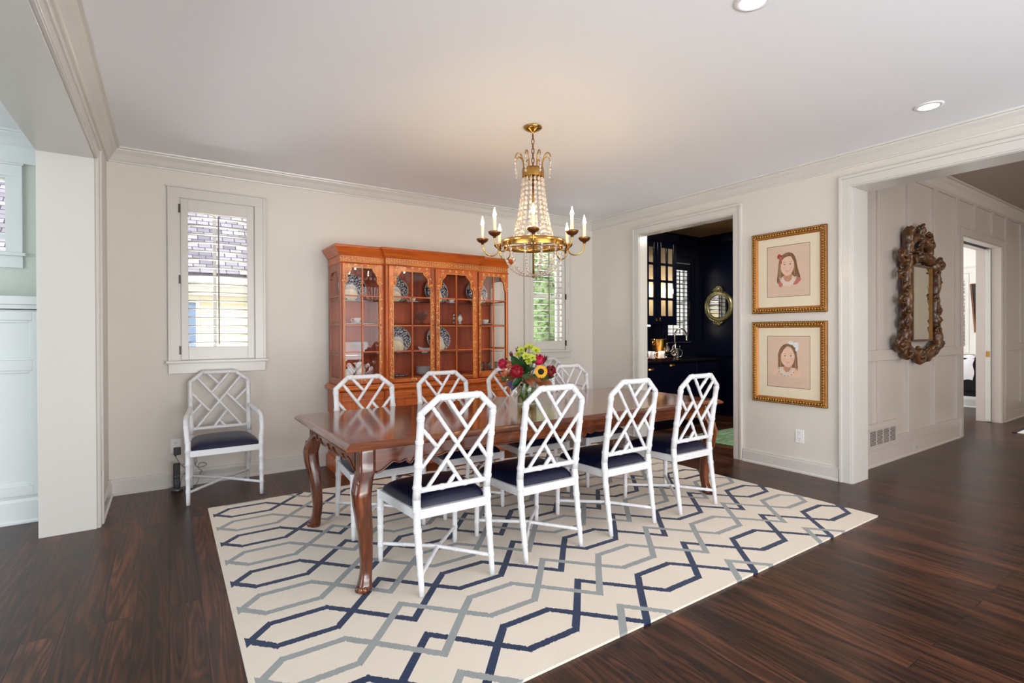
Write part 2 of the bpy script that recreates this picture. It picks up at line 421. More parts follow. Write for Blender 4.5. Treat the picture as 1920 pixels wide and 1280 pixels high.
# ------------------------------------------------------------------ mesh builder
class MB:
    def __init__(s, *mats):
        s.mats = [M[k] if isinstance(k, str) else k for k in mats]
        s.v = []; s.f = []; s.mi = []; s.sm = []
    def add(s, vs, fs, m=0, smooth=False):
        o = len(s.v)
        s.v.extend([tuple(p) for p in vs])
        for f in fs:
            s.f.append([o + i for i in f]); s.mi.append(m); s.sm.append(smooth)
        return s
    def box(s, x0, x1, y0, y1, z0, z1, m=0):
        vs = [(x, y, z) for x in (x0, x1) for y in (y0, y1) for z in (z0, z1)]
        return s.add(vs, [(0, 1, 3, 2), (4, 6, 7, 5), (0, 4, 5, 1), (2, 3, 7, 6), (0, 2, 6, 4), (1, 5, 7, 3)], m)
    def obox(s, c, size, rot=Matrix.Identity(3), m=0):
        c = V(c); h = V(size) / 2
        vs = [c + rot @ V((x * h.x, y * h.y, z * h.z)) for x in (-1, 1) for y in (-1, 1) for z in (-1, 1)]
        return s.add(vs, [(0, 1, 3, 2), (4, 6, 7, 5), (0, 4, 5, 1), (2, 3, 7, 6), (0, 2, 6, 4), (1, 5, 7, 3)], m)
    def extr(s, poly, vec, m=0, smooth=False):
        n = len(poly); vec = V(vec)
        vs = [V(p) for p in poly] + [V(p) + vec for p in poly]
        nn = V((0, 0, 0))
        for i in range(n):
            a = vs[i]; b = vs[(i + 1) % n]; nn += a.cross(b)
        fs = [tuple(range(n)), tuple(range(2 * n - 1, n - 1, -1))] if nn.dot(vec) < 0 else [tuple(range(n - 1, -1, -1)), tuple(range(n, 2 * n))]
        flip = nn.dot(vec) < 0
        for i in range(n):
            j = (i + 1) % n
            fs.append((i, n + i, n + j, j) if flip else (i, j, n + j, n + i))
        o = len(s.v)
        s.v.extend([tuple(p) for p in vs])
        for k, f in enumerate(fs):
            s.f.append([o + i for i in f]); s.mi.append(m); s.sm.append(smooth and k > 1)
        return s
    def tube(s, pts, rad, seg=10, m=0, closed=False, caps=True, smooth=True, flat=1.0):
        pts = [V(p) for p in pts]; n = len(pts)
        if not hasattr(rad, '__len__'): rad = [rad] * n
        T = []
        for i in range(n):
            a = pts[(i - 1) % n] if (closed or i > 0) else pts[i]
            b = pts[(i + 1) % n] if (closed or i < n - 1) else pts[i]
            t = b - a
            T.append(t.normalized() if t.length > 1e-9 else V((0, 0, 1)))
        ref = V((0, 0, 1)) if abs(T[0].z) < .9 else V((0, 1, 0))
        N = (ref - T[0] * ref.dot(T[0])).normalized()
        vs = []
        for i in range(n):
            N = N - T[i] * N.dot(T[i])
            N = N.normalized() if N.length > 1e-6 else T[i].orthogonal().normalized()
            B = T[i].cross(N)
            for k in range(seg):
                a = 2 * pi * k / seg
                vs.append(pts[i] + (N * cos(a) + B * sin(a) * flat) * rad[i])
        fs = []
        for i in range(n if closed else n - 1):
            j = (i + 1) % n
            for k in range(seg):
                l = (k + 1) % seg
                fs.append((i * seg + k, i * seg + l, j * seg + l, j * seg + k))
        s.add(vs, fs, m, smooth)
        if caps and not closed:
            o = len(s.v) - len(vs)
            s.f.append([o + k for k in range(seg - 1, -1, -1)]); s.mi.append(m); s.sm.append(False)
            s.f.append([o + (n - 1) * seg + k for k in range(seg)]); s.mi.append(m); s.sm.append(False)
        return s
    def lathe(s, prof, seg=24, c=(0, 0, 0), m=0, rot=None, smooth=True):
        c = V(c); rot = rot or Matrix.Identity(3)
        vs = []; fs = []
        for r, z in prof:
            for k in range(seg):
                a = 2 * pi * k / seg
                vs.append(c + rot @ V((r * cos(a), r * sin(a), z)))
        for i in range(len(prof) - 1):
            for k in range(seg):
                l = (k + 1) % seg
                fs.append((i * seg + k, i * seg + l, (i + 1) * seg + l, (i + 1) * seg + k))
        return s.add(vs, fs, m, smooth)
    def ball(s, c, r, seg=10, rings=7, m=0, rot=None, jit=0):
        c = V(c); r = V(r) if hasattr(r, '__len__') else V((r, r, r)); rot = rot or Matrix.Identity(3)
        vs = [c + rot @ V((0, 0, r.z))]
        for i in range(1, rings):
            t = pi * i / rings
            for k in range(seg):
                a = 2 * pi * k / seg
                q = 1 + (random.uniform(-jit, jit) if jit else 0)
                vs.append(c + rot @ V((r.x * sin(t) * cos(a) * q, r.y * sin(t) * sin(a) * q, r.z * cos(t) * q)))
        vs.append(c + rot @ V((0, 0, -r.z)))
        fs = [(0, 1 + k, 1 + (k + 1) % seg) for k in range(seg)]
        for i in range(rings - 2):
            for k in range(seg):
                l = (k + 1) % seg
                fs.append((1 + i * seg + k, 1 + (i + 1) * seg + k, 1 + (i + 1) * seg + l, 1 + i * seg + l))
        e = len(vs) - 1; b = 1 + (rings - 2) * seg
        fs += [(e, b + (k + 1) % seg, b + k) for k in range(seg)]
        return s.add(vs, fs, m, True)
    def grid(s, fn, nu, nv, m=0, smooth=True):
        vs = [fn(i / nu, j / nv) for j in range(nv + 1) for i in range(nu + 1)]
        fs = [(j * (nu + 1) + i, j * (nu + 1) + i + 1, (j + 1) * (nu + 1) + i + 1, (j + 1) * (nu + 1) + i) for j in range(nv) for i in range(nu)]
        return s.add(vs, fs, m, smooth)
    def build(s, name, parent=None, bev=0.0, loc=None, rotz=0.0, auto=False, rot=None):
        me = bpy.data.meshes.new(name)
        me.from_pydata(s.v, [], s.f)
        for mt in s.mats: me.materials.append(mt)
        me.polygons.foreach_set('material_index', s.mi)
        me.polygons.foreach_set('use_smooth', s.sm)
        me.update()
        o = bpy.data.objects.new(name, me)
        COL.objects.link(o)
        if parent is not None: o.parent = parent
        if loc is not None: o.location = loc
        if rotz: o.rotation_euler = (0, 0, rotz)
        if rot is not None: o.rotation_euler = rot
        if bev:
            b = o.modifiers.new('bevel', 'BEVEL'); b.width = bev; b.segments = 2; b.limit_method = 'ANGLE'; b.angle_limit = radians(35)
        return o

def thing(name, label, cat, loc=(0, 0, 0), rotz=0.0, group=None, kind=None):
    o = bpy.data.objects.new(name, None)
    o.empty_display_size = .05
    COL.objects.link(o)
    o.location = loc; o.rotation_euler = (0, 0, rotz)
    if label: o['label'] = label
    if cat: o['category'] = cat
    if group: o['group'] = group
    if kind: o['kind'] = kind
    return o
def tag(o, label, cat, group=None):
    o['label'] = label; o['category'] = cat
    if group: o['group'] = group
    return o
def struct(o, label=None):
    o['kind'] = 'structure'
    if label: o['label'] = label
    return o
def dup(root, loc, rotz=0.0, label=None, group=None):
    r = root.copy(); COL.objects.link(r)
    r.location = loc; r.rotation_euler = (0, 0, rotz)
    if label: r['label'] = label
    if group: r['group'] = group
    for ch in list(root.children):
        c = ch.copy(); COL.objects.link(c); c.parent = r
        for g in list(ch.children):
            d = g.copy(); COL.objects.link(d); d.parent = c
    return r
def smoothpath(pts, n=8):
    """Catmull-Rom through pts"""
    pts = [V(p) for p in pts]; out = []
    for i in range(len(pts) - 1):
        p0 = pts[max(i - 1, 0)]; p1 = pts[i]; p2 = pts[i + 1]; p3 = pts[min(i + 2, len(pts) - 1)]
        for k in range(n):
            t = k / n
            out.append(.5 * ((2 * p1) + (p2 - p0) * t + (2 * p0 - 5 * p1 + 4 * p2 - p3) * t * t + (3 * p1 - p0 - 3 * p2 + p3) * t ** 3))
    out.append(pts[-1])
    return out
def vnoise(p, sc=1.0):
    return mnoise.noise(V(p) * sc)

# ------------------------------------------------------------------ the setting
XL, XR, YB, H = -.39, 4.73, 5.123, 2.74
HH = 2.98            # hall ceiling

def wall_x(mb, x0, x1, y0, y1, z0, z1, holes=(), m=0):
    """wall running along x, holes (xa, xb, za, zb)"""
    x = x0
    for xa, xb, za, zb in sorted(holes):
        if xa > x: mb.box(x, xa, y0, y1, z0, z1, m)
        if za > z0: mb.box(xa, xb, y0, y1, z0, za, m)
        if zb < z1: mb.box(xa, xb, y0, y1, zb, z1, m)
        x = xb
    if x < x1: mb.box(x, x1, y0, y1, z0, z1, m)
    return mb
def wall_y(mb, y0, y1, x0, x1, z0, z1, holes=(), m=0):
    y = y0
    for ya, yb, za, zb in sorted(holes):
        if ya > y: mb.box(x0, x1, y, ya, z0, z1, m)
        if za > z0: mb.box(x0, x1, ya, yb, z0, za, m)
        if zb < z1: mb.box(x0, x1, ya, yb, zb, z1, m)
        y = yb
    if y < y1: mb.box(x0, x1, y, y1, z0, z1, m)
    return mb

struct(MB('floor').box(-4.2, 13.2, -4.2, 6.3, -.12, 0).build('floor'))
struct(MB('ceil').box(-4.2, 4.86, -4.2, 5.3, H, H + .12).build('ceiling'))
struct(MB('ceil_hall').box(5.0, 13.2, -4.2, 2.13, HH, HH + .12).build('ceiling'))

W1 = (.087, .653, 1.05, 2.41); W2 = (3.687, 4.253, 1.05, 2.41)
WL = (-1.62, -.957, 1.865, 2.42); WP = (6.19, 6.79, 1.11, 2.33)
struct(wall_x(MB('wall'), -.676, 4.86, YB, YB + .17, 0, H, [W1, W2]).build('wall_back'))
struct(wall_x(MB('wall_cool'), -4.2, -.676, YB, YB + .17, 0, H, [WL]).build('wall_left_room'))
struct(wall_x(MB('navy_wall'), 4.86, 7.17, YB, YB + .17, 0, H, [WP]).build('wall_pantry_back'))
struct(wall_y(MB('navy_wall'), 2.25, YB, 7.0, 7.17, 0, H).build('wall_pantry_right'))
struct(MB('paperhang').box(4.86, 7.17, 2.25, 5.3, H, H + .12).build('ceiling'))
# right wall: dining side white, pantry side navy
DY0, DY1, DZ = 3.05, 4.29, 2.445
mb = MB('wall', 'navy_wall')
wall_y(mb, 2.13, YB, XR, XR + .125, 0, H, [(DY0, DY1, 0, DZ)], 0)
wall_y(mb, 2.25, YB, XR + .125, XR + .13, 0, H, [(DY0, DY1, 0, DZ)], 1)
struct(mb.build('wall_right'))
# header over wide opening into the hall, its end post
mb = MB('wall')
mb.box(XR, 5.0, -4.2, 1.975, 2.47, HH); mb.box(XR, 5.0, 1.975, 2.13, 0, HH)
mb.box(XR, 5.0, 2.13, 2.25, H, HH)
struct(mb.build('wall_opening_right'))
# left wall: stub, header
mb = MB('wall')
mb.box(-.676, XL, 4.31, YB, 0, H); mb.box(-.676, XL, -4.2, 4.31, 2.425, H)
struct(mb.build('wall_left'))
# hall wall with the doorway
HD0, HD1, HDZ = 7.94, 9.52, 2.42
struct(wall_x(MB('hallpanel'), 5.0, 13.2, 2.13, 2.38, 0, HH, [(HD0, HD1, 0, HDZ)]).build('wall_hall'))
# far shells (mostly outside the view)
struct(MB('wall').box(-4.2, 13.2, -4.35, -4.2, 0, HH).build('wall_rear'))
struct(MB('wall_cool').box(-4.35, -4.2, -4.2, 5.3, 0, H).build('wall_far_left'))
struct(MB('wall').box(13.2, 13.35, -4.2, 2.38, 0, HH).build('wall_far_right'))
# room behind the hall
RX = 11.08
WR = (2.86, 3.7, .9, 2.23)
struct(wall_y(MB('wall'), 2.38, 6.3, RX, RX + .15, 0, 2.7, [WR]).build('wall_study'))
struct(MB('wall').box(7.17, 7.3, 2.38, 6.3, 0, 2.7).build('wall_study_left'))
struct(MB('ceil').box(7.17, RX + .15, 2.38, 6.3, 2.7, 2.8).build('ceiling'))
struct(MB('wall').box(7.17, RX + .15, 6.3, 6.4, 0, 2.7).build('wall_study_back'))

# crown mouldings
def crown_poly(sc=1.0):
    return [(0, -.108), (.012, -.108), (.014, -.098), (.02, -.094), (.03, -.078), (.044, -.05), (.062, -.03), (.068, -.022), (.07, -.014), (.086, -.012), (.089, 0), (0, 0)]
def crown(mb, a, b, nrm, z, sc=1.0, m=0):
    a = V(a); b = V(b); n = V(nrm)
    poly = [V((a.x, a.y, z)) + n * (p * sc) + V((0, 0, q * sc)) for p, q in crown_poly()]
    mb.extr(poly, b - a, m)
def base(mb, a, b, nrm, h=.126, m=0):
    a = V(a); b = V(b); n = V(nrm)
    prof = [(0, 0), (.03, 0), (.03, .012), (.022, .02), (.02, .022), (.02, h - .024), (.014, h - .02), (.014, h - .004), (.009, h), (0, h)]
    mb.extr([V((a.x, a.y, 0)) + n * p + V((0, 0, q)) for p, q in prof], b - a, m)
mb = MB('trim'); crown(mb, (XL, YB, 0), (XR, YB, 0), (0, -1, 0), H); struct(mb.build('trim_1'))
mb = MB('trim'); crown(mb, (XL, -4.2, 0), (XL, YB, 0), (1, 0, 0), H); struct(mb.build('trim_2'))
mb = MB('trim'); crown(mb, (XR, -4.2, 0), (XR, YB, 0), (-1, 0, 0), H); struct(mb.build('trim_3'))
mb = MB('trim_cool'); crown(mb, (-4.2, YB, 0), (-.676, YB, 0), (0, -1, 0), H, 1.05)
mb.box(-4.2, -.676, YB - .018, YB, H - .222, H - .1); struct(mb.build('trim_4'))
mb = MB('navy'); crown(mb, (4.86, YB, 0), (7.0, YB, 0), (0, -1, 0), H, 1.2); crown(mb, (7.0, 2.25, 0), (7.0, YB, 0), (-1, 0, 0), H, 1.2)
mb.box(6.985, 7.0, 2.25, YB, .88, .915)
struct(mb.build('trim_5'))
mb = MB('hallpanel'); crown(mb, (5.0, 2.13, 0), (13.2, 2.13, 0), (0, -1, 0), HH, 1.25); struct(mb.build('trim_6'))
# baseboards
mb = MB('trim'); base(mb, (XL, YB, 0), (4.73, YB, 0), (0, -1, 0)); struct(mb.build('baseboard_back'))
mb = MB('trim'); base(mb, (XL, 4.43, 0), (XL, YB, 0), (1, 0, 0)); struct(mb.build('baseboard_left'))
mb = MB('trim'); base(mb, (XR, 2.073, 0), (XR, 2.95, 0), (-1, 0, 0)); base(mb, (XR, 4.388, 0), (XR, YB, 0), (-1, 0, 0)); struct(mb.build('baseboard_right'))
mb = MB('hallpanel'); base(mb, (5.0, 2.13, 0), (7.83, 2.13, 0), (0, -1, 0), .15); base(mb, (9.63, 2.13, 0), (13.2, 2.13, 0), (0, -1, 0), .15); struct(mb.build('baseboard_hall'))
mb = MB('trim'); base(mb, (RX, 2.38, 0), (RX, 6.3, 0), (-1, 0, 0), .15); struct(mb.build('baseboard_study'))

# casings of the doorways and openings (stepped boards)
def casing_y(mb, x, nx, y, dy, z0, z1, w=.095):
    """vertical casing on a wall of constant x; grows from y in direction dy"""
    t = [(0, .012, .016), (.012, w - .022, .02), (w - .022, w, .03)]
    for a, b, th in t:
        ya, yb = sorted((y + dy * a, y + dy * b)); xa, xb = sorted((x, x + nx * th))
        mb.box(xa, xb, ya, yb, z0, z1 + a)
def head_y(mb, x, nx, y0, y1, z, w=.095):
    for a, b, th in [(0, .012, .016), (.012, w - .022, .02), (w - .022, w, .03)]:
        xa, xb = sorted((x, x + nx * th))
        e = b if th > .02 else a + .012
        mb.box(xa, xb, y0 - b, y1 + b, z + a, z + b)
mb = MB('trim')
casing_y(mb, XR, -1, DY0, -1, 0, DZ + .0); casing_y(mb, XR, -1, DY1, 1, 0, DZ)
head_y(mb, XR, -1, DY0, DY1, DZ)
mb.box(XR, XR + .13, DY1 - .004, DY1 + .0, 0, DZ); mb.box(XR, XR + .13, DY0, DY0 + .004, 0, DZ); mb.box(XR, XR + .13, DY0, DY1, DZ - .004, DZ)
struct(mb.build('trim_7', bev=.002))
mb = MB('trim')
casing_y(mb, XR, -1, 1.972, 1, 0, 2.47); head_y(mb, XR, -1, -4.2, 1.972, 2.468)
mb.box(XR + .001, 4.999, 1.966, 1.975, 0, 2.47); mb.box(XR + .001, 4.999, -4.2, 1.975, 2.464, 2.47)
struct(mb.build('trim_8', bev=.002))
mb = MB('trim')
casing_y(mb, XL, 1, 4.314, 1, 0, 2.425); head_y(mb, XL, 1, -4.2, 4.314, 2.425)
mb.box(-.676, XL - .001, 4.303, 4.31, 0, 2.425); mb.box(-.676, XL - .001, -4.2, 4.31, 2.418, 2.425)
struct(mb.build('trim_9', bev=.002))

# hall panelling: battens and rails
mb = MB('hallpanel')
y0, y1 = 2.107, 2.13
for xa, xb, za, zb in [(5.0, 7.83, .99, 1.09), (5.0, 7.83, 2.83, 2.98), (6.02, 7.83, .15, .235), (5.0, 6.02, .15, .40), (9.63, 13.2, .99, 1.09), (9.63, 13.2, 2.83, 2.98), (9.63, 13.2, .15, .235), (7.83, 9.63, 2.83, 2.98)]:
    mb.box(xa, xb, y0, y1, za, zb)
for xc in (5.04, 5.64, 6.345, 7.06, 7.76, 9.72, 10.45, 11.15, 11.85):
    for za, zb in ((.4 if xc < 6 else .235, .99), (1.09, 2.83)):
        mb.box(xc - .053, xc + .053, y0, y1, za, zb)
for xc in (8.4, 9.1): mb.box(xc - .053, xc + .053, y0, y1, 2.53, 2.83)
struct(mb.build('trim_10', bev=.002))
# hall doorway: casing, jamb, sliding leaf showing in its pocket
mb = MB('hallpanel')
for a, b, th in [(0, .085, .022), (.085, .11, .03)]:
    mb.box(HD0 - b, HD0 - a, 2.13 - th, 2.13, 0, HDZ + a); mb.box(HD1 + a, HD1 + b, 2.13 - th, 2.13, 0, HDZ + a)
    mb.box(HD0 - b, HD1 + b, 2.13 - th, 2.13, HDZ + a, HDZ + b)
mb.box(HD1 - .012, HD1 + .0, 2.12, 2.222, 0, HDZ); mb.box(HD1 - .012, HD1, 2.294, 2.39, 0, HDZ)
mb.box(HD0, HD0 + .012, 2.12, 2.39, 0, HDZ)
mb.box(HD0, HD1, 2.12, 2.222, HDZ - .012, HDZ); mb.box(HD0, HD1, 2.294, 2.39, HDZ - .012, HDZ)
struct(mb.build('trim_11', bev=.0015))
door = thing('door_1', None, None, (HD1, 2.258, 0), kind='structure')
MB('trim').box(-.03, .12, -.03, .03, .01, HDZ - .02).build('door_leaf', door, bev=.002)
MB('brass').box(-.033, -.0295, -.02, .02, .905, .985).box(-.034, -.032, -.008, .008, .925, .965).build('latch', door)
MB('dark_slot').box(HD0, HD1, 2.222, 2.294, HDZ - .004, HDZ - .001).build('track', door).location = (-HD1, -2.258, 0)
MB('nickel').tube([(-.06, -.012, 2.36), (-.06, -.012, 2.39)], .004).build('roller', door)

# ------------------------------------------------------------------ windows (local x along the wall, local +y outwards)
def window(n, op, yf=YB, mat='trim', shutter='trim', depth=.17, cas=.083, loc=None, rotz=0, hinge=-1, sash='trim', t=.045, rod=True, vm=(0,), hm=(.5,), shut=True, apron=True, nl=16):
    x0, x1, z0, z1 = op
    w = (x1 - x0) / 2
    root = thing('window_%d' % n, None, None, loc or ((x0 + x1) / 2, yf, 0), rotz, kind='structure')
    mb = MB(mat)
    mb.box(-w - cas + .015, -w, -.021, -.0005, z0, z1); mb.box(w, w + cas - .015, -.021, -.0005, z0, z1); mb.box(-w - cas + .015, w + cas - .015, -.021, -.0005, z1, z1 + .082)
    mb.box(-w - cas - .008, w + cas + .008, -.032, 0, z1 + .082, z1 + .094)
    mb.box(-w - cas, -w - cas + .016, -.028, 0, z0, z1 + .082); mb.box(w + cas - .016, w + cas, -.028, 0, z0, z1 + .082)
    mb.build('casing', root, bev=.0015)
    mb = MB(mat); mb.box(-w - cas - .018, w + cas + .018, -.05, .02, z0 - .022, z0); mb.build('sill', root, bev=.003)
    if apron:
        mb = MB(mat); mb.box(-w - cas, w + cas, -.018, 0, z0 - .108, z0 - .022); mb.build('apron', root, bev=.0015)
    mb = MB(sash)
    for xa, xb, za, zb in [(-w, -w + .012, z0, z1), (w - .012, w, z0, z1), (-w + .012, w - .012, z0, z0 + .012), (-w + .012, w - .012, z1 - .012, z1)]:
        mb.box(xa, xb, .0, depth, za, zb)
    for xa, xb, za, zb in [(-w + .001, -w + t, z0 + .001, z1 - .001), (w - t, w - .001, z0 + .001, z1 - .001), (-w + t, w - t, z0 + .001, z0 + t), (-w + t, w - t, z1 - t, z1 - .001)]:
        mb.box(xa, xb, depth - .06, depth - .02, za, zb)
    for v_ in vm: mb.box(v_ * w - .012, v_ * w + .012, depth - .057, depth - .023, z0 + .01, z1 - .01)
    for k, h_ in enumerate(hm):
        zc = z0 + (z1 - z0) * h_; q = .022 if k == 0 else .011
        mb.box(-w + .01, w - .01, depth - .054, depth - .026, zc - q, zc + q)
    mb.build('sash', root)
    MB('glass').add([(-w + .02, depth - .04, z0 + .02), (w - .02, depth - .04, z0 + .02), (w - .02, depth - .04, z1 - .02), (-w + .02, depth - .04, z1 - .02)], [(0, 1, 2, 3)]).build('glass_pane', root)
    if shut:
        g = .009; st = .052
        a, b, c, d = -w + g, w - g, z0 + .006, z1 - .01
        mb = MB(shutter)
        mb.box(a, a + st, -.012, .016, c, d); mb.box(b - st, b, -.012, .016, c, d)
        mb.box(a + st, b - st, -.012, .016, c, c + .108); mb.box(a + st, b - st, -.012, .016, d - .1, d)
        sh = mb.build('shutter', root, bev=.002)
        lb = MB(shutter); la, lz = c + .108, d - .1
        for k in range(nl):
            zc = la + (lz - la) * (k + .5) / nl
            rot = Matrix.Rotation(radians(-4), 3, 'X')
            prof = [(-.032, 0), (-.02, .0042), (0, .0055), (.02, .0042), (.032, 0), (.02, -.0042), (0, -.0055), (-.02, -.0042)]
            pts = [V((a + st, 0, zc)) + rot @ V((0, p + .002, q)) for p, q in prof]
            lb.extr(pts, (b - a - 2 * st, 0, 0), 0, True)
        lb.build('louvers', sh)
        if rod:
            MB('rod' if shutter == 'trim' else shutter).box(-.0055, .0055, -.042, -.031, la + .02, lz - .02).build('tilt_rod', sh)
        hb = None
        for zc in (c + .08, (c + d) / 2, d - .08):
            MB('hinge').box(hinge * w - .006, hinge * w + .006, -.03, -.012, zc - .035, zc + .035).build('hinge', sh)
    return root
window(1, W1, hm=(), vm=(-.07,))
window(2, W2, hinge=1, hm=(.5,), vm=(-.5, ))
window(3, WL, mat='trim_cool', sash='trim_cool', shut=False, t=.014, hm=(.24,), vm=())
window(4, WP, mat='navy', shutter='navy', sash='ext_trim', hm=(.5, .25, .75), vm=(.1,))
window(5, (-.42, .42, .9, 2.23), loc=(RX, 3.28, 0), rotz=-pi / 2, hm=(.5,), vm=(), nl=18, depth=.15)
# panel above / cabinet of the left room

# ------------------------------------------------------------------ rug
RZ = .012
mb = MB('rug')
def rugpt(u, v):
    x = .236 + u * 3.792; y = 1.526 + v * 2.786
    if u > .985 and v < .1: y -= .004
    return (x, y, RZ)
mb.grid(rugpt, 60, 44, 0, False)
mb.extr([(.236, 1.526, 0.001), (4.028, 1.526, 0.001), (4.028, 4.312, 0.001), (.236, 4.312, 0.001)], (0, 0, RZ - .0015))
tag(mb.build('area_rug'), 'cream area rug with navy and grey interlocking lattice under the dining table', 'rug')

# ------------------------------------------------------------------ dining table
def table():
    X0, X1, Y0, Y1, ZT = .69, 3.60, 2.42, 3.575, .745
    cx, cy = (X0 + X1) / 2, (Y0 + Y1) / 2
    t = thing('dining_table', 'long dark walnut dining table with scalloped apron and cabriole legs', 'table', (cx, cy, 0))
    hx, hy = (X1 - X0) / 2, (Y1 - Y0) / 2
    prof = [(0, -.034), (-.004, -.03), (-.006, -.022), (.0, -.016), (.004, -.012), (.014, -.006), (.02, -.002), (.026, 0)]
    # top: moulded edge ring + plank field + end boards
    def ring(ins, z): return [(-hx + ins, -hy + ins, z), (hx - ins, -hy + ins, z), (hx - ins, hy - ins, z), (-hx + ins, hy - ins, z)]
    mb = MB('table', 'table_top', 'table_end')
    rings = [ring(i, ZT + z) for i, z in prof]
    vs = [p for r in rings for p in r]; fs = []
    for i in range(len(rings) - 1):
        for k in range(4):
            l = (k + 1) % 4
            fs.append((i * 4 + k, i * 4 + l, (i + 1) * 4 + l, (i + 1) * 4 + k))
    fs.append((3, 2, 1, 0))
    mb.add(vs, fs, 0, False)
    i = .026; eb = .15
    a, b, c, d = -hx + i, hx - i, -hy + i, hy - i
    mb.add([(a + eb, c, ZT), (b - eb, c, ZT), (b - eb, d, ZT), (a + eb, d, ZT)], [(0, 1, 2, 3)], 1)
    mb.add([(a, c, ZT), (a + eb, c, ZT), (a + eb, d, ZT), (a, d, ZT)], [(0, 1, 2, 3)], 2)
    mb.add([(b - eb, c, ZT), (b, c, ZT), (b, d, ZT), (b - eb, d, ZT)], [(0, 1, 2, 3)], 2)
    mb.build('tabletop', t)
    LX, LY = hx - .115, hy - .082
    def zlow(s, L, pend):
        """lower edge of an apron; s from -L to L"""
        e = L - abs(s)
        z = .634 - .042 * math.exp(-(e / .06) ** 2)
        for pc, lobes in pend:
            q = abs(s - pc)
            for a_, b_, d_ in lobes:
                if a_ <= q < b_:
                    t_ = (q - a_) / (b_ - a_) if a_ > 0 else .5 + q / b_ / 2
                    z -= d_ * max(0.0, sin(pi * t_)) ** .7
        return z
    def apron(along, L, pos, nrm, pend, thick=.022):
        mb = MB('table'); n = 260 if along == 'x' else 120
        pts = [(-L + 2 * L * k / n) for k in range(n + 1)]
        low = [zlow(s, L, pend) for s in pts]
        zt = ZT - .034
        def pt(s, z, off): 
            return (s, pos + off, z) if along == 'x' else (pos + off, s, z)
        vs = []; fs = []
        for s, z in zip(pts, low):
            vs += [pt(s, zt, 0), pt(s, z, 0), pt(s, z, -nrm * thick), pt(s, zt, -nrm * thick)]
        for k in range(n):
            o = 4 * k
            for q in range(4):
                r = (q + 1) % 4
                f = (o + q, o + r, o + 4 + r, o + 4 + q)
                fs.append(f if (nrm < 0) == (along == 'x') else f[::-1])
        mb.add(vs, fs)
        # beaded lower edge
        mb.tube([V(pt(s, z + .004, nrm * .002)) for s, z in zip(pts, low)], .0055, 6)
        if along == 'x':
            for q in (-L / 3, L / 3): mb.box(q - .0015, q + .0015, pos + nrm * .001 - .001, pos + nrm * .001 + .001, .64, zt)
        return mb.build('apron', t)
    long_ = [(0, .022, .03), (.022, .085, .016), (.085, .2, .012)]
    short = [(0, .055, .03), (.055, .24, .028), (.24, .32, .022)]
    apron('x', LX - .04, -(hy - .05), -1, [(-1.12, long_), (.06, long_), (1.12, long_)])
    apron('x', LX - .04, (hy - .05), 1, [(-1.12, long_), (.06, long_), (1.12, long_)])
    apron('y', LY - .04, -(hx - .075), -1, [(0, short)])
    apron('y', LY - .04, (hx - .075), 1, [(0, short)])
    # legs
    prof = [(.735, 0, .040), (.60, 0, .041), (.585, .006, .042), (.55, .02, .044), (.50, .031, .0445), (.44, .027, .042), (.38, .017, .039), (.30, .006, .035), (.22, 0, .031), (.15, -.003, .0285), (.10, .001, .0275), (.07, .006, .029), (.045, .011, .033), (.022, .014, .034), (.012 + .001, .012, .026)]
    for sx in (-1, 1):
        for sy in (-1, 1):
            mb = MB('table_leg')
            dense = []
            for i in range(len(prof) - 1):
                for k in range(3):
                    q = k / 3
                    dense.append(tuple(prof[i][j] * (1 - q) + prof[i + 1][j] * q for j in range(3)))
            dense.append(prof[-1])
            seg = 16; vs = []; fs = []
            for z, off, r in dense:
                pw = .32 if z > .58 else .55
                for k in range(seg):
                    a = 2 * pi * (k + .5) / seg
                    cx_, sy_ = cos(a), sin(a)
                    px = math.copysign(abs(cx_) ** pw, cx_) * r; py = math.copysign(abs(sy_) ** pw, sy_) * r
                    # crest along the outer corner
                    if cx_ * sx > 0 and sy_ * sy > 0 and z < .58: px *= 1.06; py *= 1.06
                    vs.append((sx * LX + px + sx * off, sy * LY + py + sy * off, z))
            for i in range(len(dense) - 1):
                for k in range(seg):
                    l = (k + 1) % seg
                    fs.append((i * seg + k, (i + 1) * seg + k, (i + 1) * seg + l, i * seg + l))
            n = len(dense)
            fs.append(tuple(range(seg))); fs.append(tuple((n - 1) * seg + k for k in range(seg - 1, -1, -1)))
            mb.add(vs, fs, 0, True)
            # carved toes and knee scroll
            for q in (-.6, 0, .6):
                dx = sx * cos(q) - sy * sin(q) * sx * sy * .0
                ang = atan2(sy, sx) + q
                mb.ball((sx * LX + sx * .014 + .034 * cos(ang), sy * LY + sy * .014 + .034 * sin(ang), .03), (.014, .014, .017), 8, 6)
            ang = atan2(sy, sx)
            mb.ball((sx * LX + sx * .02 + .046 * cos(ang), sy * LY + sy * .02 + .046 * sin(ang), .545), (.010, .010, .03), 8, 6)
            mb.build('leg', t)
    return t
table()

